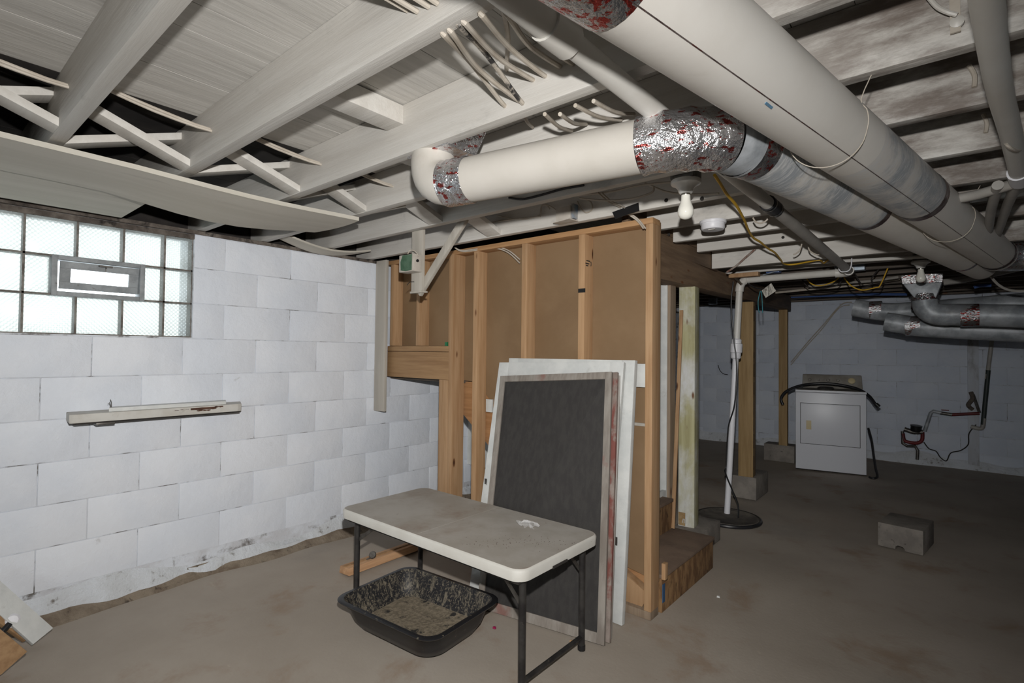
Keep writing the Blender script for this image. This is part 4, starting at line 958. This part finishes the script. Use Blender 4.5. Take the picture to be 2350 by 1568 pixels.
t2s, P2_, _ = frame('window_screen', 'second window screen behind the front one with a red weathered edge', 'window screen', (1.36, 2.078, 0), (2.138, 2.114, 0), PY(2.342, 1417, 854), PY(2.342, 1160, 866), .018, .035, .04, .05, m_sred, m_screen, 'mesh', SG)
t1s, P1_, _ = frame('window_screen', 'front window screen with dark grey mesh in a weathered grey and red frame', 'window screen', PZ(0, 1094, 1394), PZ(0, 1386, 1483), PY(2.322, 1404, 853), PY(2.322, 1148, 863), .020, .036, .036, .045, m_sframe, m_screen, 'mesh', SG)
# ================================================================== SMALL THINGS ON THE FLOOR
rl = thing('wood_rail', 'raw pine rail lying on the floor behind the table legs', 'wood strip', (.6, 2.03, 0))
b = MB(); b.hexa([(.565,1.735,0),(.655,1.745,0),(.645,2.34,0),(.555,2.34,0)], [(.572,1.737,.042),(.648,1.745,.042),(.638,2.34,.042),(.562,2.34,.042)]); obj('rail_timber', b, wood('rail_pine', srgb(190,152,116), srgb(164,124,90), GY), rl, bev=.004)
b = MB(); b.box(.60, .612, 1.74, 2.34, .0425, .048); obj('groove_bead', b, m_landing, rl)
kc = PZ(.075, 855, 1274); obj('glide_knob', MB().lathe([(.004, -.012), (.020, -.008), (.022, 0), (.018, .006)], kc, (.5,-.6,.5), 18), m_steel, rl)
obj('bracket', MB().bar(kc+Vector((-.03,-.02,-.028)), kc+Vector((.0,.0,-.012)), .012, .006, (0,0,1)), m_steel, rl)
for k, (px_, py_, lab, mm) in enumerate(((1135, 1441, 'tiny magenta scrap on the floor in front of the screens', mk('magenta', srgb(150,30,80), rough=.6)), (1649, 1370, 'tiny white chip on the open floor right of the steps', m_white), (1312, 1472, 'small tan chip by the foot of the screens', m_stud))):
    q = PZ(0, px_, py_); b = MB(); b.hexa([(q.x-.008,q.y-.006,-.004),(q.x+.008,q.y-.004,-.004),(q.x+.006,q.y+.006,-.004),(q.x-.006,q.y+.005,-.004)], [(q.x-.007,q.y-.005,.005),(q.x+.007,q.y-.004,.004),(q.x+.005,q.y+.005,.005),(q.x-.005,q.y+.004,.004)])
    tag(obj('floor_scrap', b, mm), lab, 'scrap', 'scraps on the floor')
# ================================================================== DRYER
DA = Vector((1.957, 6.697, 0)); DU = Vector((.655, .119, 0)).normalized(); DV = Vector((-DU.y, DU.x, 0))
dr = thing('clothes_dryer', 'old white clothes dryer with a dusty control panel at the far wall', 'dryer', DA)
def D(u, v, z): return DA+DU*u+DV*v+Vector((0,0,z))
def dbox(name, u0, u1, v0, v1, z0, z1, m, parent=dr, bev=.006):
    b = MB(); b.hexa([D(u0,v0,z0), D(u1,v0,z0), D(u1,v1,z0), D(u0,v1,z0)], [D(u0,v0,z1), D(u1,v0,z1), D(u1,v1,z1), D(u0,v1,z1)]); return obj(name, b, m, parent, bev=bev)
DW, DH = .672, .885
dbox('body', 0, DW, 0, .62, .012, DH, m_dryer)
dbox('top', -.004, DW+.004, -.006, .56, DH+.002, DH+.028, m_dryer); dbox('top_dust', .006, DW-.006, .004, .55, DH+.028, DH+.030, m_dtop, bev=0)
dd_ = dbox('door', .05, DW-.06, -.012, -.001, .31, .76, m_dryer, bev=.005)
b = MB()
for (u0, u1, z0, z1) in ((.044, DW-.054, .304, .308), (.044, DW-.054, .762, .766), (.044, .048, .304, .766), (DW-.058, DW-.054, .304, .766)):
    b.hexa([D(u0,-.002,z0), D(u1,-.002,z0), D(u1,.0,z0), D(u0,.0,z0)], [D(u0,-.002,z1), D(u1,-.002,z1), D(u1,.0,z1), D(u0,.0,z1)])
obj('door_gap', b, m_dark, dr, smooth=False)
dbox('door_handle', .105, .155, -.016, -.012, .47, .57, m_cream, dd_, .003)
dbox('toe_line', 0, DW, -.0015, 0, .012, .02, m_dark, bev=0)
con = MB(); con.hexa([D(.06,.42,DH+.03), D(DW+.0,.42,DH+.03), D(DW+.0,.58,DH+.03), D(.06,.58,DH+.03)], [D(.065,.50,DH+.19), D(DW-.005,.50,DH+.19), D(DW-.005,.58,DH+.19), D(.065,.58,DH+.19)])
cn = obj('control_panel', con, m_dtop, dr, bev=.01)
kn_ax = (D(0,-.9,.4)-D(0,0,0)).normalized()
for u, r in ((.14, .018), (.235, .010), (.33, .018), (.43, .016), (.565, .036)):
    c0 = D(u, .452, DH+.125); obj('knob', MB().lathe([(r, 0), (r*1.0, .010), (r*.7, .018), (r*.2, .02)], c0, kn_ax, 18), m_dtop if u != .565 else m_cream, cn)
hs = [D(-.13, .02, .73), D(-.15, .03, .80), D(-.10, .06, .88), D(.02, .10, .945), D(.16, .14, .975), D(.33, .14, .985), D(.5, .12, .965), D(.62, .08, .93), D(.70, .02, .87), D(.745, -.03, .80), D(.765, -.04, .785)]
hz = thing('drain_hose', 'black ribbed hose lying in an arc across the dryer top', 'hose', D(.3, .14, .93))
obj('hose', MB().tube(spline(hs, 6), .0155, 12), m_rubber, hz); obj('end_cap', MB().tube([hs[-1]-Vector((.012,.0,-.008)), hs[-1]+Vector((.016,-.004,-.02))], .022, 12), m_black, hz)
vc = D(.30, .22, DH+.03); tag(obj('vent_cap', MB().lathe([(.085, 0), (.088, .008), (.08, .022), (.06, .034), (.02, .036)], vc, n=22), m_steel), 'round tarnished metal cap lying on the dryer top', 'cap')
cable('black power cord hanging down the right side of the dryer to the floor', [D(DW+.02, .05, .52), D(DW+.045, .0, .40), D(DW+.06, -.03, .25), D(DW+.075, -.05, .12), D(DW+.09, -.06, .03), D(DW+.05, -.08, .008), D(DW+.02, -.05, .012)], .012, m_rubber, cat='cord', name='power_cord')
# ================================================================== GAS METER AND PIPES ON THE FAR WALL
def bp(x, y, yy=8.08): return PY(yy, x, y)
gm = thing('gas_meter', 'small dark meter on a red yoke fixed to the far block wall', 'meter', bp(2100, 1010))
obj('yoke', MB().tube(spline([bp(2072,995), bp(2075,1010), bp(2085,1015), bp(2105,1017), bp(2116,1010), bp(2117,992)], 4), .020, 12), m_red, gm)
c0 = bp(2102, 985); obj('meter_body', MB().lathe([(.05, -.03), (.055, -.02), (.055, .03), (.06, .035), (.06, .045), (.02, .05)], c0, (.1,-.1,1), 18), m_black, gm)
obj('union', MB().tube([bp(2075,985), bp(2095,992), bp(2118,992)], .028, 12), m_steel, gm)
obj('inlet_pipe', MB().tube([bp(2071,990), bp(2072,1018), bp(2082,1024), bp(2100,1024), bp(2106,1034), bp(2105,1055)], .018, 10), m_steel, gm)
obj('riser_pipe', MB().tube([bp(2122,990), bp(2136,948), bp(2142,944), bp(2160,948)], .020, 12), m_galv, gm)
obj('feed_pipe', MB().tube([bp(2158,948), bp(2185,952)], .020, 10), m_steel, gm)
obj('red_pipe', MB().tube([bp(2183,952), bp(2248,949)], .018, 10), m_red, gm)
obj('valve_handle', MB().bar(bp(2160,941,8.04), bp(2178,942,8.04), .014, .008, (0,0,1)), m_red, gm)
cs = thing('pipe_chase', 'stained vertical board covering on the far wall beside the meter', 'board', bp(2235, 1070))
a, c_ = bp(2222, 1075, 8.17), bp(2248, 1075, 8.17)
b = MB(); b.box(a.x, c_.x, 8.168, 8.2, .0, 1.75); obj('board', b, mk('stained_wall_board', (.56,.59,.64), (.48,.49,.52), 5, (1,1,.3), rough=.8, dirt=((srgb(104,88,74), 3, .52, .7, (1,1,.4), .8),)), cs, bev=.003)
obj('old_valve', MB().tube(spline([bp(2228,900,8.12), bp(2232,915,8.1), bp(2222,930,8.1), bp(2232,940,8.12)], 4), .022, 8), m_darkwood, cs)
obj('angle_pipe', MB().tube([bp(2233,905,8.12), bp(2248,948,8.1)], .015, 8), m_steel, cs)
wpz = thing('wall_pipe', 'white and dark pipe running up the far wall beside the stained board', 'pipe', bp(2250, 980))
obj('pipe', MB().tube([bp(2277,775), bp(2265,870)], .020, 12), m_pvcg, wpz); obj('pipe', MB().tube([bp(2268,850), bp(2256,975)], .022, 12), mk('dark_green_pipe', srgb(50,58,56), rough=.5), wpz)
obj('elbow', MB().tube(spline([bp(2258,960), bp(2255,980), bp(2247,984), bp(2228,979)], 4), .022, 12), m_pvcg, wpz)
cable('thin dark wire curving low across the far wall below the meter', [bp(*p, 8.15) for p in ((2120,1015),(2132,1030),(2148,1036),(2158,1050),(2172,1058),(2182,1040),(2205,1034),(2222,1020),(2224,995),(2240,975))], .006, m_cableb)
cable('pale wire slanting down the far wall to the post, upper', [bp(*p, 8.16) for p in ((1955,694),(1930,700),(1890,745),(1850,790),(1815,832))], .007, group='pale wires on the far wall')
cable('pale wire slanting down the far wall to the post, lower', [bp(*p, 8.16) for p in ((1950,700),(1925,708),(1886,756),(1848,798),(1815,838))], .006, group='pale wires on the far wall')
cable('thin bent wire sticking out of the far wall behind the posts', [bp(*p, 8.15) for p in ((1648,838),(1652,850),(1660,858),(1670,860))], .005, m_cableb)

# ================================================================== LAST SMALL DETAILS
def oncyl(x, y, a, d, r):     # where a pixel's line of sight meets a round duct
    rr = ray(x, y).normalized(); w = CAM-a; rp = rr-d*rr.dot(d); wp_ = w-d*w.dot(d)
    A, B, C_ = rp.dot(rp), 2*rp.dot(wp_), wp_.dot(wp_)-r*r; dsc = B*B-4*A*C_
    return CAM+rr*((-B-math.sqrt(max(dsc, 0)))/(2*A))
p0, p1 = oncyl(1757, 236, D1a, d1, R1+.0006), oncyl(1772, 248, D1a, d1, R1+.0006)
obj('paint_mark', MB().bar(p0, p1, .005, .0012, (CAM-p0)), mk('blue_mark', srgb(96,132,158), rough=.5), main)
for (x0, y0, x1, y1) in ((1346,598,1354,598),(1344,604,1352,604),(1345,609,1350,609)):
    a_, c_ = PX(1.8012, x0, y0), PX(1.8012, x1, y1); b = MB(); b.box(1.8, 1.8015, min(a_.y, c_.y), max(a_.y, c_.y), a_.z-.003, a_.z+.003); obj('grade_stamp', b, m_dark, part)
a_ = PX(1.8012, 1356, 606); b = MB(); b.tube([(1.801, a_.y+.007*math.cos(t*.5236), a_.z+.012*math.sin(t*.5236)) for t in range(13)], .0014, 5); obj('grade_stamp', b, m_dark, part)
a_ = PY(2.41, 1021, 797); b = MB(); b.box(a_.x-.012, a_.x+.008, 2.42, 2.44, 1.3385, 1.365); tag(obj('green_clip', b, mk('green_plastic', srgb(30,110,70), rough=.4)), 'tiny green clip standing on the landing ledger', 'clip')
a_ = PY(2.50, 1117, 945); c_ = PY(2.50, 1131, 917); b = MB(); b.box(a_.x, c_.x, 2.49, 2.506, a_.z, c_.z); obj('white_cleat', b, m_white, part, bev=.002)
cable('thick pale pipe along the far ceiling right of the foil boot', yl(((2165,648),(2220,640),(2270,630),(2350,612)), 5.9), .030, m_pvcg, cat='pipe', name='ceiling_pipe')
cable('pale flat strap curving down beside the far ducts', [Vector((PY(5.09, 2272, 628).x, 5.09, 2.004))]+yl(((2272,628),(2285,648),(2305,662),(2330,668),(2365,668)), 5.09), .009, m_pvcg, cat='strap', name='hanging_strap')
cable('blue water line among the far ducts', yl(((2235,660),(2250,656),(2275,655)), 6.0), .014, m_blue, cat='pipe', name='ceiling_pipe')
for (px0, py0, yy) in ((1529, 460, 2.278), (1611, 456, 2.278), (1137, 521, 2.278), (1797, 545, 3.44), (1535, 538, 3.05)):
    obj('drilled_hole', MB().lathe([(.009, -.0012), (.009, .002)], PY(yy, px0, py0), (0,-1,0), 12), m_dark, ceiling)
for k, (yj_, ps) in enumerate(((2.68, ((1728,500),(1735,510),(1748,512),(1760,505),(1762,498))), (3.42, ((1840,560),(1835,575),(1825,583),(1820,584))), (3.42, ((1855,562),(1858,575),(1872,584),(1880,585))))):
    cable('short loop of painted wire poking out of a joist, %s' % ('nearest the bulb', 'left of the drain pipe', 'behind the drain pipe')[k], yl(ps, yj_), .004, group='wire loops on the far joists')

for k, (px0, py0) in enumerate(((935, 24), (958, 27), (984, 16), (1004, 8))):
    a_ = PY(.714, px0, py0); cable('white cable crossing the nearest joist bay at the top of the view, %s' % ('leftmost', 'second', 'third', 'rightmost')[k], [Vector((a_.x+.03-.02*k, .373, a_.z+.03)), Vector((a_.x-.015, .55, a_.z+.012)), a_], .006, group=G)
